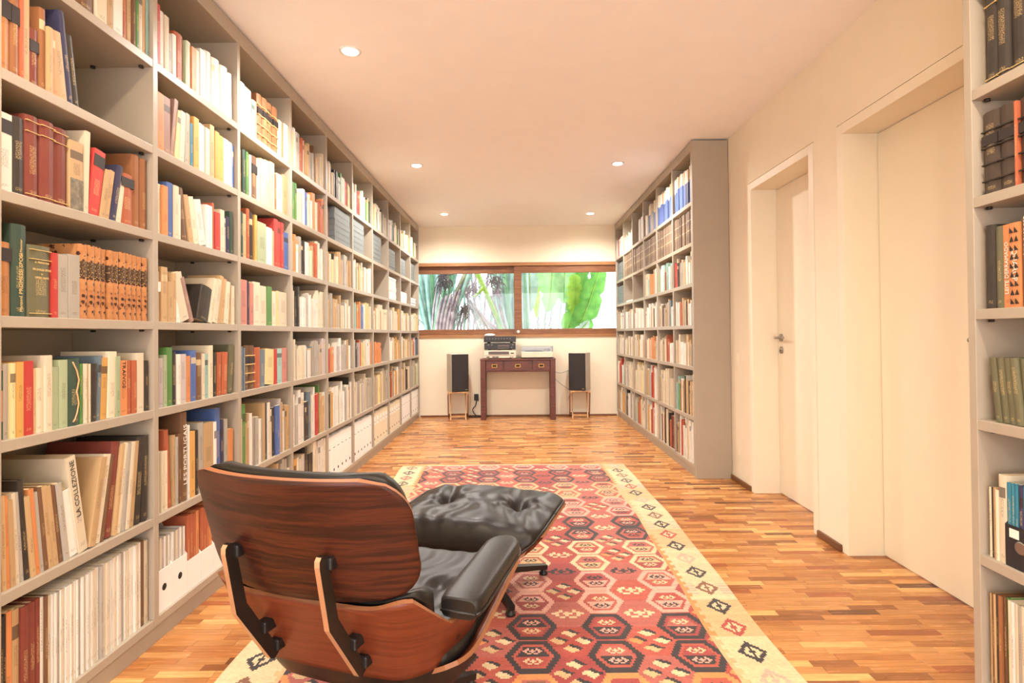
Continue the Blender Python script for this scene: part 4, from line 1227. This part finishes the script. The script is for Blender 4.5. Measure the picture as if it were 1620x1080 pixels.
# ------------------------------------------------------------------ console table
M['mahogany'] = wood('dark_red_mahogany', (70, 30, 20), (96, 44, 28), (120, 60, 40), 0.35, (3, 14, 14), 3)
TX0, TX1, TY0, TY1, TZ = -0.472, 0.508, 7.43, 7.72, 0.797
tb = tag(empty('console_table', ((TX0 + TX1) / 2, (TY0 + TY1) / 2, 0)), 'dark mahogany console table with three drawers under the window', 'table')
hw, hd = (TX1 - TX0) / 2, (TY1 - TY0) / 2
MB().bbox((-hw - .004, -hd - .004, TZ - .022), (hw + .004, hd + .004, TZ), 0.004).build('tabletop', M['mahogany'], tb)
for sx_ in (-1, 1):
    for sy_ in (-1, 1):
        MB().bbox((sx_ * hw, sy_ * hd, 0), (sx_ * (hw - .066), sy_ * (hd - .066), TZ - .0225), 0.003).build('leg', M['mahogany'], tb)
a0 = hw - .0665
MB().bbox((-a0, -hd + .02, TZ - .172), (a0, -hd + .045, TZ - .0225), 0.002).bbox((-a0, hd - .04, TZ - .172), (a0, hd - .02, TZ - .0225), 0.002) \
    .bbox((-hw + .02, -hd + .067, TZ - .172), (-hw + .04, hd - .067, TZ - .0225), .002).bbox((hw - .04, -hd + .067, TZ - .172), (hw - .02, hd - .067, TZ - .0225), .002).build('apron', M['mahogany'], tb)
MB().bbox((-a0, -hd + .005, TZ - .172), (a0, -hd + .0195, TZ - .160), 0.002).build('rail', M['mahogany'], tb)
xs = [-a0, -a0 + .235, a0 - .235, a0]
for i in range(3):
    x0, x1 = xs[i] + .006, xs[i + 1] - .006
    dw = MB().bbox((x0, -hd + .004, TZ - .157), (x1, -hd + .0195, TZ - .027), 0.003).build('drawer', M['mahogany'], tb)
    xc = (x0 + x1) / 2; zc = TZ - .092
    hh = MB()
    for p, q in (((-.036, -.021), (.036, -.013)), ((-.036, .013), (.036, .021)), ((-.036, -.013), (-.026, .013)), ((.026, -.013), (.036, .013))):
        hh.bbox((xc + p[0], -hd + .001, zc + p[1]), (xc + q[0], -hd + .0045, zc + q[1]), .001)
    hh.build('campaign_handle', M['brass'], dw)
    MB().box((xc - .026, -hd + .003, zc - .013), (xc + .026, -hd + .0042, zc + .013)).build('handle_recess', M['hole'], dw)

# hi-fi
M['hifi_black'] = plain('black_hifi_case', (44, 44, 46), 0.4)
M['hifi_grey'] = plain('grey_hifi_controls', (128, 124, 116), 0.4)
M['hifi_cream'] = plain('champagne_hifi_case', (226, 216, 194), 0.4)
M['display'] = plain('dark_display_window', (84, 66, 58), 0.25)
M['vinyl'] = plain('black_vinyl', (34, 34, 36), 0.35)
def feet(o, hx, hy, mat, z0, z1):
    for a in (-1, 1):
        for b in (-1, 1): MB().lathe([(0.015, z0), (0.017, z1)], (a * hx, b * hy, 0), 12).build('foot', mat, o)
FX, FY = -0.215, 7.585
dk = tag(empty('tape_deck', (FX, FY, TZ)), 'cream cassette deck at the bottom of the stereo stack on the table', 'stereo component')
MB().bbox((-.208, -.13, .010), (.208, .13, .112), .004).build('case', M['hifi_cream'], dk); feet(dk, .17, .1, M['hifi_cream'], 0, .0098)
MB().bbox((-.150, -.134, .058), (.120, -.1302, .096), .002).build('display_panel', M['display'], dk)
MB().bbox((.140, -.134, .066), (.182, -.1302, .080), .001).build('button', M['plug'], dk)
for x in (-.175, -.1, -.055): MB().bbox((x, -.134, .018), (x + .038, -.1302, .030), .001).build('button', M['hifi_black'], dk)
for x in (.13, .158): MB().bbox((x, -.134, .018), (x + .02, -.1302, .030), .001).build('button', M['hifi_grey'], dk)
MB().box((-.2, -.1312, .042), (.2, -.1302, .046)).build('groove', M['hifi_grey'], dk)
tu = tag(empty('tuner', (FX, FY, TZ + .1125)), 'black tuner in the middle of the stereo stack', 'stereo component')
MB().bbox((-.205, -.13, .010), (.205, .13, .092), .004).build('case', M['hifi_black'], tu); feet(tu, .14, .1, M['plug'], 0, .0098)
MB().bbox((-.03, -.134, .044), (.12, -.1302, .070), .002).build('display_panel', M['display'], tu)
for x, z in ((-.15, .07), (-.105, .07), (.155, .035), (.17, .07)): MB().lathe([(.009, -.1302), (.009, -.138)], (x, 0, z), 12, axis='y').build('knob', M['hifi_grey'], tu)
for i in range(6): MB().bbox((-.03 + i * .025, -.134, .022), (-.012 + i * .025, -.1302, .032), .001).build('button', M['hifi_grey'], tu)
am = tag(empty('amplifier', (FX, FY, TZ + .2055)), 'black amplifier on top of the stereo stack', 'stereo component')
MB().bbox((-.21, -.13, .012), (.21, .13, .088), .004).build('case', M['hifi_black'], am); feet(am, .15, .1, M['plug'], 0, .0118)
for i in range(9): MB().lathe([(.007, -.1302), (.007, -.138)], (-.17 + i * .038, 0, .058), 12, axis='y').build('knob', M['hifi_grey'], am)
for x in (.02, .06, .1): MB().lathe([(.012, -.1302), (.011, -.142)], (x, 0, .034), 14, axis='y').build('knob', M['plug'], am)
bt = tag(MB().lathe([(.055, 0), (.075, .010), (.07, .026), (.045, .036), (.01, .038)], (0, 0, 0), 24).build('router', M['white_plastic']), 'small white rounded box lying on top of the amplifier', 'router')
bt.location = (FX - .135, FY, TZ + .2940)

tt = tag(empty('turntable', (0.275, 7.585, TZ)), 'cream turntable with a clear lid on the right of the table', 'turntable')
MB().bbox((-.21, -.135, .014), (.21, .135, .088), .005).build('plinth', M['hifi_cream'], tt)
MB().bbox((-.208, -.131, .004), (.208, .131, .0138), .003).build('base', M['plug'], tt); feet(tt, .17, .1, M['plug'], 0, .004)
MB().lathe([(.118, .0885), (.122, .092), (.122, .100), (.1, .103)], (-.045, 0.005, 0), 36).build('platter', M['vinyl'], tt)
MB().lathe([(.028, .1032), (.028, .1045)], (-.045, .005, 0), 24).build('record_label', M['orange_ink'], tt)
MB().lathe([(.024, .0885), (.024, .118), (.012, .122)], (.155, .07, 0), 18).build('arm_base', M['steel'], tt)
MB().tube([(.165, .10, .124), (.155, .07, .124), (.15, -.03, .122), (.10, -.08, .112)], .004, 8).build('tone_arm', M['steel'], tt)
MB().bbox((.09, -.092, .104), (.112, -.07, .114), .002).build('cartridge', M['plug'], tt)
n = NT('smoked_clear_lid'); n.put(n.b, 'Transmission Weight', 0.0)
t_ = n.node('ShaderNodeBsdfTransparent'); t_.inputs['Color'].default_value = (.80, .80, .80, 1); g_ = n.node('ShaderNodeBsdfGlossy'); g_.inputs['Roughness'].default_value = .05
fr = n.node('ShaderNodeFresnel'); fr.inputs['IOR'].default_value = 1.5; mx = n.node('ShaderNodeMixShader'); n.put(mx, 0, fr.outputs[0]); n.put(mx, 1, t_.outputs[0]); n.put(mx, 2, g_.outputs[0])
n.t.links.new(mx.outputs[0], n.n['Material Output'].inputs['Surface']); n.n.remove(n.b)
lid = MB(); a, b, c, d = .205, .13, .0885, .160; k = .003
lid.box((-a, -b, c), (a, -b + k, d - k)).box((-a, b - k, c), (a, b, d - k)).box((-a, -b + k, c), (-a + k, b - k, d - k)).box((a - k, -b + k, c), (a, b - k, d - k)).box((-a, -b, d - k), (a, b, d))
lid.build('lid', n.m, tt)

# speakers on folding stools
M['speaker_cloth'] = plain('charcoal_speaker_cloth', (50, 46, 44), 0.9, var=0.1, scale=160, bump=.1)
M['speaker_side'] = plain('silver_grey_laminate', (196, 186, 172), 0.5)
M['stool_wood'] = wood('pale_folding_stool_wood', (172, 120, 72), (200, 150, 96), (220, 176, 120), 0.5, (10, 10, 2), 3)
M['stool_dark'] = wood('brown_folding_stool_wood', (110, 60, 34), (134, 78, 44), (150, 92, 54), 0.5, (10, 10, 2), 3)
def stool_and_speaker(xc, yc, rz, side, rs):
    st = tag(empty('folding_stool', (xc, yc, 0), rs), 'folding wooden stool under the %s loudspeaker' % side, 'stool')
    zt = 0.365
    W, Dp = .125, .12
    for i in range(5):
        x = -W + i * (2 * W / 5)
        MB().bbox((-W, -Dp + i * .049, zt - .012), (W, -Dp + i * .049 + .043, zt), .003).build('slat', M['stool_wood'], st)
    for s_ in (-1, 1):
        MB().bbox((s_ * (W - .002), -Dp, zt - .034), (s_ * (W - .020), Dp, zt - .0125), .002).build('rail', M['stool_wood'], st)
        MB().bar((s_ * (W - .026), Dp - .012, zt - .026), (s_ * (W - .026), -Dp - .01, 0.0), .022, .013, (1, 0, 0)).build('leg', M['stool_wood'], st)
        MB().bar((s_ * (W + .006), -Dp + .012, zt - .026), (s_ * (W + .006), Dp + .01, 0.0), .022, .013, (1, 0, 0)).build('leg', M['stool_dark'], st)
    MB().bar((-W + .034, -Dp + .018, .045), (W - .034, -Dp + .018, .045), .012, .022).build('stretcher', M['stool_wood'], st)
    MB().bar((-W, Dp - .02, .045), (W, Dp - .02, .045), .012, .022).build('stretcher', M['stool_dark'], st)
    sp = tag(empty('loudspeaker', (xc, yc + .005, zt + .0005), rz), '%s loudspeaker with charcoal cloth front and silver sides on a folding stool' % side, 'speaker')
    MB().bbox((-.118, -.10, 0), (.118, .125, .500), .004).build('cabinet', M['speaker_side'], sp)
    MB().bbox((-.114, -.118, .006), (.114, -.1005, .494), .006).build('speaker_grille', M['speaker_cloth'], sp)
    MB().bbox((.066, -.120, .022), (.098, -.1185, .034), .001).build('badge', M['steel'], sp)
stool_and_speaker(-0.782, 7.575, R(22), 'left', R(6))
stool_and_speaker(0.838, 7.60, R(-22), 'right', R(-4))
def cable(name, pts, r, label, mat='plug'):
    sm = []
    P = [Vector(p) for p in pts]
    for i in range(len(P) - 1):
        p0, p1, p2, p3 = P[max(i - 1, 0)], P[i], P[i + 1], P[min(i + 2, len(P) - 1)]
        for k in range(6):
            t = k / 6
            sm.append(0.5 * ((2 * p1) + (p2 - p0) * t + (2 * p0 - 5 * p1 + 4 * p2 - p3) * t * t + (3 * p1 - p0 - 3 * p2 + p3) * t ** 3))
    sm.append(P[-1])
    tag(MB().tube(sm, r, 6).build(name, M[mat]), label, 'cable')
cable('power_cable', [(-.55, YB - .02, .24), (-.56, YB - .04, .16), (-.60, YB - .05, .10), (-.56, YB - .05, .03), (-.48, YB - .05, .006), (-.58, YB - .09, .006), (-.66, YB - .06, .006)], .006, 'black power cable trailing on the floor beside the left stool')
cable('speaker_cable', [(.52, YB - .02, .60), (.60, YB - .03, .585), (.68, YB - .04, .61), (.74, YB - .05, .64)], .003, 'thin speaker cable hanging between the table and the right loudspeaker', 'hifi_grey')
cable('speaker_cable', [(.53, YB - .02, .50), (.62, YB - .02, .42), (.72, YB - .02, .34), (.70, YB - .02, .22)], .003, 'thin grey cable drooping down the wall behind the right stool', 'hifi_grey')
pg = tag(MB().bbox((-.03, -.03, -.045), (.03, 0, .045), .006).build('wall_plug', M['plug']), 'black plug in the wall beside the left folding stool', 'plug'); pg.location = (-.552, YB - .0005, .265)
cable('lead', [(-.03, 7.50, TZ + .004), (.00, 7.47, TZ + .004), (.03, 7.50, TZ + .004), (.02, 7.56, TZ + .004), (-.0, 7.62, TZ + .004)], .004, 'grey lead curled between the stereo stack and the turntable', 'hifi_grey')

# ------------------------------------------------------------------ recessed ceiling lamps
for i, (x, y) in enumerate(LAMPS):
    if y < 2: continue
    w_ = ['nearest left', 'middle left', 'middle right', 'far left', 'far right'][i]
    t = tag(empty('ceiling_lamp', (x, y, H)), '%s recessed ceiling lamp, round and glowing' % w_, 'lamp', 'recessed ceiling lamps')
    MB().lathe([(.042, -.0005), (.056, -.0005), (.056, -.004), (.044, -.006)], (0, 0, 0), 28).build('lamp_ring', M['white_plastic'], t)
    MB().lathe([(.040, -.0062), (.040, -.0085), (.030, -.010)], (0, 0, 0), 24).build('bulb_lens', M['glow'], t)

# ------------------------------------------------------------------ garden beyond the window
def leafmat(name, a, b, tr=0.35):
    n = NT(name); v = n.noise(n.mapping(n.coord(), (3, 3, 3)), 3, 4)
    col = n.ramp(v, [(0.3, lin(a)), (0.7, lin(b))])
    n.put(n.b, 'Base Color', col); n.put(n.b, 'Roughness', .45)
    tl = n.node('ShaderNodeBsdfTranslucent'); n.put(tl, 'Color', col)
    mx = n.node('ShaderNodeMixShader'); mx.inputs[0].default_value = tr
    n.t.links.new(n.b.outputs[0], mx.inputs[1]); n.t.links.new(tl.outputs[0], mx.inputs[2])
    n.t.links.new(mx.outputs[0], n.n['Material Output'].inputs['Surface'])
    return n.m
M['stalk'] = leafmat('blue_green_stalk', (66, 100, 92), (104, 138, 126), 0.1)
M['stalk_pale'] = leafmat('pale_aqua_stalk', (104, 132, 124), (140, 162, 152), 0.1)
M['stalk_green'] = leafmat('green_stalk', (52, 100, 66), (84, 132, 92), 0.1)
M['stalk_dry'] = leafmat('dry_grey_sheath', (84, 72, 80), (140, 128, 132), 0.1)
M['stalk_olive'] = leafmat('olive_stalk', (66, 72, 44), (104, 106, 72), 0.1)
M['fibre'] = plain('dark_palm_fibre', (44, 34, 40), 0.9, var=.3, scale=20)
M['fibre_pale'] = plain('pale_palm_fibre', (96, 84, 92), 0.9, var=.3, scale=20)
M['leaf'] = leafmat('banana_leaf', (50, 104, 34), (84, 140, 56), .3)
M['leaf_light'] = leafmat('young_banana_leaf', (96, 138, 30), (134, 166, 60), 0.4)
M['leaf_pale'] = leafmat('pale_banana_leaf', (84, 130, 78), (120, 160, 108), 0.4)
YG = YB + 0.16
grng = random.Random(21)
def strap(mb, p, q, w0, w1, bend=0.0, n=8, keel=.35):
    p, q = Vector(p), Vector(q); d = (q - p); side = d.cross(Vector((0, 1, 0))).normalized()
    rows = []
    for i in range(n + 1):
        t = i / n; c = p + d * t + side * (bend * math.sin(math.pi * t)); w_ = w0 + (w1 - w0) * t
        rows.append((c - side * w_, c + Vector((0, -w_ * keel, 0)), c + side * w_, c + Vector((0, w_ * keel * .8, 0))))
    b = len(mb.v)
    for r_ in rows: mb.v += [tuple(x) for x in r_]
    for i in range(n):
        for k in range(4):
            k2 = (k + 1) % 4
            mb.f.append((b + i * 4 + k, b + i * 4 + k2, b + (i + 1) * 4 + k2, b + (i + 1) * 4 + k)); mb.mi.append(0); mb.sm.append(k in (0, 1))
    return mb
PALM_A = [(-1.332, 0.941, -1.566, 1.995, 0.029, 0.040, 'stalk', 8.75, -0.023), (-1.321, 0.94, -1.508, 2.099, 0.029, 0.041, 'stalk', 8.81, -0.020), (-1.348, 0.939, -1.458, 2.154, 0.029, 0.041, 'stalk_pale', 8.87, -0.005), (-1.256, 0.94, -1.38, 2.14, 0.029, 0.040, 'stalk', 8.75, 0.018), (-1.268, 0.939, -1.331, 2.146, 0.029, 0.041, 'stalk_green', 8.81, -0.016), (-1.287, 0.938, -1.28, 2.152, 0.029, 0.041, 'stalk', 8.87, -0.013), (-1.29, 0.941, -1.195, 2.138, 0.029, 0.040, 'stalk', 8.75, -0.023), (-1.288, 0.939, -1.134, 2.144, 0.029, 0.041, 'stalk_pale', 8.81, 0.025), (-1.24, 0.938, -1.053, 2.15, 0.029, 0.041, 'stalk', 8.87, 0.018), (-1.218, 0.94, -0.971, 2.135, 0.029, 0.040, 'stalk_green', 8.75, -0.018), (-1.257, 0.939, -0.918, 2.142, 0.029, 0.041, 'stalk', 8.81, 0.007), (-1.224, 0.938, -1.541, 1.612, 0.029, 0.041, 'stalk', 8.87, 0.021), (-1.188, 0.94, -1.542, 1.362, 0.029, 0.040, 'stalk_pale', 8.75, -0.024), (-1.215, 0.971, -0.716, 2.118, 0.040, 0.049, 'stalk_olive', 8.62, 0.02), (-1.145, 0.971, -0.667, 2.115, 0.028, 0.043, 'stalk', 8.6, -0.01), (-1.276, 0.972, -0.997, 2.075, 0.032, 0.032, 'stalk_green', 8.64, 0.03), (-1.209, 0.972, -1.108, 1.687, 0.032, 0.021, 'stalk_dry', 8.58, 0.03), (-1.162, 0.972, -1.041, 1.715, 0.032, 0.021, 'stalk_dry', 8.58, 0.03), (-1.114, 0.971, -0.974, 1.743, 0.032, 0.021, 'stalk_dry', 8.58, 0.03), (-1.066, 0.971, -0.907, 1.771, 0.032, 0.021, 'stalk_dry', 8.58, 0.03), (-1.019, 0.97, -0.84, 1.799, 0.032, 0.021, 'stalk_dry', 8.58, 0.03), (-1.278, 1.019, -1.174, 1.982, 0.023, 0.013, 'stalk_dry', 8.66, 0.03), (-1.23, 1.019, -1.136, 1.905, 0.023, 0.013, 'stalk_dry', 8.66, 0.03), (-1.182, 1.019, -1.098, 1.827, 0.023, 0.013, 'stalk_dry', 8.66, 0.03), (-1.134, 1.018, -1.06, 1.75, 0.023, 0.013, 'stalk_dry', 8.66, 0.03)]
PALM_B = [(-0.776, 1.751, -0.493, 0.934, 0.014, 0.019, 'stalk_dry', 8.72, 0.01), (-0.74, 1.704, -0.431, 0.933, 0.014, 0.019, 'stalk_pale', 8.75, 0.01), (-0.7, 1.653, -0.367, 0.933, 0.014, 0.019, 'stalk_dry', 8.72, 0.01), (-0.663, 1.606, -0.305, 0.931, 0.014, 0.019, 'stalk_olive', 8.75, 0.01), (-0.623, 1.555, -0.241, 0.931, 0.014, 0.019, 'stalk_dry', 8.72, 0.01), (-0.586, 1.508, -0.178, 0.93, 0.014, 0.019, 'stalk_pale', 8.75, 0.01), (-0.546, 1.458, -0.115, 0.93, 0.014, 0.019, 'stalk_dry', 8.72, 0.01), (-0.509, 1.41, -0.052, 0.929, 0.014, 0.019, 'stalk_olive', 8.75, 0.01), (-0.469, 1.36, 0.011, 0.929, 0.014, 0.019, 'stalk_dry', 8.72, 0.01), (-0.696, 1.651, -0.76, 0.937, 0.014, 0.018, 'stalk_dry', 8.68, 0.0), (-0.734, 1.614, -0.836, 0.937, 0.014, 0.018, 'stalk_pale', 8.709, 0.0), (-0.767, 1.574, -0.905, 0.939, 0.014, 0.018, 'stalk_dry', 8.68, 0.0), (-0.804, 1.537, -0.981, 0.939, 0.014, 0.018, 'stalk_dry', 8.709, 0.0), (-0.837, 1.498, -1.05, 0.94, 0.014, 0.018, 'stalk_pale', 8.68, 0.0), (-0.875, 1.461, -1.126, 0.94, 0.014, 0.018, 'stalk_dry', 8.709, 0.0), (-0.907, 1.421, -1.195, 0.941, 0.014, 0.018, 'stalk_dry', 8.68, 0.0), (-0.945, 1.384, -1.272, 0.941, 0.014, 0.018, 'stalk_pale', 8.709, 0.0), (-0.977, 1.344, -1.34, 0.943, 0.014, 0.018, 'stalk_dry', 8.68, 0.0), (-1.016, 1.307, -1.417, 0.943, 0.014, 0.018, 'stalk_dry', 8.709, 0.0), (-0.166, 0.928, -0.371, 2.141, 0.025, 0.035, 'stalk', 8.85, 0.006), (-0.137, 0.927, -0.294, 2.146, 0.025, 0.035, 'stalk_pale', 8.9, 0.010), (-0.108, 0.925, -0.236, 2.151, 0.025, 0.035, 'stalk', 8.95, 0.000), (-0.087, 0.927, -0.184, 2.139, 0.025, 0.035, 'stalk_green', 8.85, -0.019), (-0.058, 0.926, -0.135, 2.144, 0.025, 0.035, 'stalk', 8.9, -0.001), (-0.028, 0.925, -0.076, 2.149, 0.025, 0.035, 'stalk_pale', 8.95, -0.024), (-0.136, 0.928, -0.036, 2.137, 0.025, 0.035, 'stalk', 8.85, 0.026), (-0.186, 0.927, -0.323, 2.146, 0.025, 0.035, 'stalk_green', 8.9, 0.021), (-0.098, 0.925, 0.003, 2.149, 0.025, 0.035, 'stalk', 8.95, 0.002), (-0.215, 0.928, -0.391, 2.141, 0.025, 0.035, 'stalk_pale', 8.85, -0.011), (-0.164, 0.958, -0.499, 1.842, 0.025, 0.019, 'stalk_dry', 8.8, 0.01), (-0.145, 0.958, -0.44, 1.783, 0.025, 0.019, 'stalk_pale', 8.8, 0.01), (-0.125, 0.958, -0.382, 1.724, 0.025, 0.019, 'stalk_dry', 8.8, 0.01), (-0.106, 0.958, -0.324, 1.664, 0.025, 0.019, 'stalk_pale', 8.8, 0.01), (-0.086, 0.958, -0.266, 1.605, 0.025, 0.019, 'stalk_dry', 8.8, 0.01), (-0.067, 0.957, -0.208, 1.546, 0.025, 0.019, 'stalk_pale', 8.8, 0.01), (-1.182, 0.928, -1.28, 2.202, 0.018, 0.022, 'stalk_pale', 9.3, 0.030), (-1.141, 0.927, -1.247, 2.208, 0.018, 0.022, 'stalk_dry', 9.350, -0.006), (-1.11, 0.925, -1.218, 2.213, 0.018, 0.023, 'stalk_pale', 9.4, -0.027), (-1.065, 0.927, -1.036, 2.2, 0.018, 0.022, 'stalk', 9.3, -0.036), (-1.035, 0.926, -1.038, 2.205, 0.018, 0.022, 'stalk_pale', 9.350, -0.017), (-0.957, 0.924, -1.03, 2.211, 0.018, 0.023, 'stalk_dry', 9.4, -0.012), (-0.867, 0.925, -1.041, 2.2, 0.018, 0.022, 'stalk_pale', 9.3, -0.006), (-0.869, 0.924, -0.861, 2.204, 0.018, 0.022, 'stalk', 9.350, -0.017), (-0.812, 0.922, -0.774, 2.209, 0.018, 0.023, 'stalk_pale', 9.4, -0.014), (-0.739, 0.924, -0.662, 2.196, 0.018, 0.022, 'stalk_dry', 9.3, -0.031), (-0.722, 0.923, -0.804, 2.203, 0.018, 0.022, 'stalk_pale', 9.350, 0.021), (-0.639, 0.921, -0.747, 2.208, 0.018, 0.023, 'stalk', 9.4, -0.013), (-0.607, 0.923, -0.617, 2.195, 0.018, 0.022, 'stalk_pale', 9.3, -0.036), (-0.526, 0.921, -0.435, 2.199, 0.018, 0.022, 'stalk_dry', 9.350, 0.036), (-0.474, 0.919, -0.36, 2.204, 0.018, 0.023, 'stalk_pale', 9.4, -0.038), (-0.445, 0.921, -0.296, 2.192, 0.018, 0.022, 'stalk', 9.3, 0.022), (-0.388, 0.919, -0.246, 2.197, 0.018, 0.022, 'stalk_pale', 9.350, 0.009), (-0.313, 0.918, -0.379, 2.205, 0.018, 0.023, 'stalk_dry', 9.4, -0.024), (-0.281, 0.92, -0.363, 2.193, 0.018, 0.022, 'stalk_pale', 9.3, -0.009), (-0.198, 0.918, -0.249, 2.197, 0.018, 0.022, 'stalk', 9.350, -0.039), (-0.204, 0.917, -0.24, 2.203, 0.018, 0.023, 'stalk_pale', 9.4, 0.022), (-0.131, 0.918, -0.144, 2.191, 0.018, 0.022, 'stalk_dry', 9.3, -0.032)]
BLADE = [(-0.602, 2.103, -0.278, 1.361, 0.039, 0.028, 'leaf_light', 8.5, 0.0), (-0.287, 1.39, -0.159, 0.935, 0.028, 0.032, 'leaf_pale', 8.5, 0.0), (-0.481, 1.816, -0.642, 1.676, 0.033, 0.005, 'leaf_light', 8.48, 0.01)]
def palm(label, foot, specs, tufts):
    o = tag(empty('travellers_palm', (foot[0], foot[1], -.4)), label, 'palm')
    for x0, z0, x1, z1, w0, w1, m, Y, bd in specs:
        strap(MB(), (x0 - foot[0], Y - foot[1], z0 + .4), (x1 - foot[0], Y + .03 - foot[1], z1 + .4), w0, w1, bd).build('dry_sheath' if m == 'stalk_dry' else 'leaf_stalk', M[m], o)
    MB().tube([(0, 0, 0), (.01, .02, .7), (0, .02, 1.36)], [.11, .10, .07], 10).build('trunk', M['stalk_dry'], o)
    for x, z, s_, m in tufts:
        mb = MB()
        for k in range(60):
            a = grng.uniform(0, 6.28); r_ = s_ * grng.uniform(.2, 1)
            p = Vector((x - foot[0] + grng.gauss(0, s_ * .35), 8.62 - foot[1] + grng.uniform(-.03, .05), z + .4 + grng.gauss(0, s_ * .30)))
            q = p + Vector((math.cos(a) * r_ * .6, grng.uniform(-.05, .05), math.sin(a) * r_ * .6 - .05))
            strap(mb, p, q, .009, .004, grng.uniform(-.03, .03), 3)
        tag(mb.build('fibre_tuft', M[m], o), kind='stuff')
    return o
palm('fan of blue-green palm stalks behind the left half of the left pane', (-1.30, 8.8), PALM_A, [(-1.09, 2.02, .16, 'fibre'), (-1.10, 1.90, .12, 'fibre')])
pb = palm('palm with pale dry crossed sheaths behind the right half of the left pane', (-.45, 8.8), PALM_B,
          [(-.66, 1.80, .20, 'fibre_pale'), (-.33, 1.95, .18, 'fibre'), (-.28, 1.78, .12, 'fibre_pale'), (-.76, 1.50, .13, 'fibre'), (-.93, 1.62, .12, 'fibre_pale')])
for x0, z0, x1, z1, w0, w1, m, Y, bd in BLADE:
    strap(MB(), (x0 + .45, Y - 8.8, z0 + .4), (x1 + .45, Y - 8.8, z1 + .4), w0, w1, bd).build('young_blade', M[m], pb)
# right pane: banana leaves
def banana_leaf(parent, foot, tip, width, mat, sweep, tilt, tears=3, droop=.0, name='banana_leaf'):
    foot, tip = Vector(foot), Vector(tip); d = tip - foot; side = Vector((d.z, 0, -d.x)).normalized()
    N = 26; mb = MB(); rows = []
    for i in range(N + 1):
        t = i / N
        c = foot + d * t + side * (sweep * math.sin(math.pi * t)) + Vector((0, -droop * t * t, 0))
        w_ = width * (math.sin(math.pi * min(1, .06 + t * .94) ** .75)) ** .6
        rows.append((c, w_))
    for sgn in (-1, 1):
        b = len(mb.v); K = 5
        for i, (c, w_) in enumerate(rows):
            for k in range(K + 1):
                u = k / K
                notch = 1.0 - (.30 if (i * 7 + (sgn > 0) * 3) % (26 // max(1, tears)) == 0 and u > .5 else 0)
                p = c + side * (sgn * w_ * u * notch) + Vector((0, tilt * sgn * w_ * u + .05 * w_ * u * u + .006 * math.sin(i * 2.1) * u, -.18 * w_ * u * u))
                mb.v.append(tuple(p))
        for i in range(N):
            for k in range(K):
                a = b + i * (K + 1) + k
                f = (a, a + 1, a + K + 2, a + K + 1)
                mb.f.append(f if sgn > 0 else f[::-1]); mb.mi.append(0); mb.sm.append(True)
    o = mb.build(name, M[mat], parent)
    MB().tube([c + Vector((0, -.006, 0)) for c, w_ in rows], [.012 * (1 - .7 * i / N) for i in range(N + 1)], 6).build('midrib', M['leaf_light'], o)
    return o
bp = tag(empty('banana_plant', (.80, 8.8, -.4)), 'banana plant with broad backlit leaves behind the right pane', 'banana plant')
def bl(x0, z0, x1, z1, Y, w_, m, sw, ti, te):
    banana_leaf(bp, (x0 - .80, Y - 8.8, z0 + .4), (x1 - .80, Y - 8.85, z1 + .4), w_, m, sw, ti, te)
bl(.79, .86, 1.36, 2.46, 8.60, .185, 'leaf', .05, .12, 4)
bl(.70, .95, 1.10, 2.30, 8.75, .15, 'leaf', .04, -.1, 5)
bl(.90, 2.02, .93, 1.24, 8.66, .12, 'leaf_light', .02, .1, 6)
bl(.82, 1.04, 1.10, 1.32, 8.58, .10, 'stalk_pale', .01, .1, 3)
bl(.53, 2.75, .49, 1.45, 8.82, .23, 'leaf_pale', -.05, .1, 2)
bl(.84, 2.60, .74, 1.58, 8.86, .20, 'leaf_pale', .02, -.1, 2)
bl(1.04, 2.55, .98, 1.75, 8.95, .17, 'leaf', .02, .1, 4)
bl(.17, 2.70, .22, 1.45, 9.0, .17, 'stalk_pale', -.02, .1, 2)
bl(.34, 2.50, .33, 1.36, 9.1, .10, 'leaf_light', .02, .1, 3)
for x0, x1, z1 in ((.44, .60, 1.9), (.52, .74, 1.8), (.60, .84, 1.85), (.36, .50, 1.8), (.30, .36, 1.5), (.76, .80, 1.9)):
    strap(MB(), (x0 - .80, .12, .1), (x1 - .80, .12, z1 + .4), .022, .014, .02).build('leaf_stalk', M['stalk_pale'], bp)
for i in range(6):
    strap(MB(), (-.66 + i * .035, .05, .3), (-.78 + i * .03, .05, 2.5), .022, .018, .02).build('leaf_stalk', M[('stalk', 'stalk_green', 'stalk_pale')[i % 3]], bp)
for i in range(7):
    strap(MB(), (-.60 + i * .05, .0, 1.3), (-.50 + i * .05, .02, 1.78), .012, .008, .02).build('dry_sheath', M['stalk_dry'], bp)
MB().tube([(0, .1, 0), (0, .1, .6), (-.02, .1, 1.35)], [.10, .09, .05], 10).build('trunk', M['stalk_green'], bp)
# pale house wall across the garden
hs = tag(empty('neighbouring_house', (1.6, 15.5, -.4)), 'pale sunlit house wall far across the garden behind the banana leaves', 'house')
MB().box((-3.2, 0, 0), (5.0, .25, 1.45)).build('wall', plain('pale_render', (238, 234, 230), .9), hs)
MB().box((-3.2, -.02, 1.05), (.3, -.001, 1.30)).build('pink_band', plain('pink_render', (232, 176, 164), .9), hs)
for i in range(3):
    MB().box((1.0 + i * 1.1, -.02, .75), (1.5 + i * 1.1, -.001, 1.15)).build('window', M['card_grey'], hs)
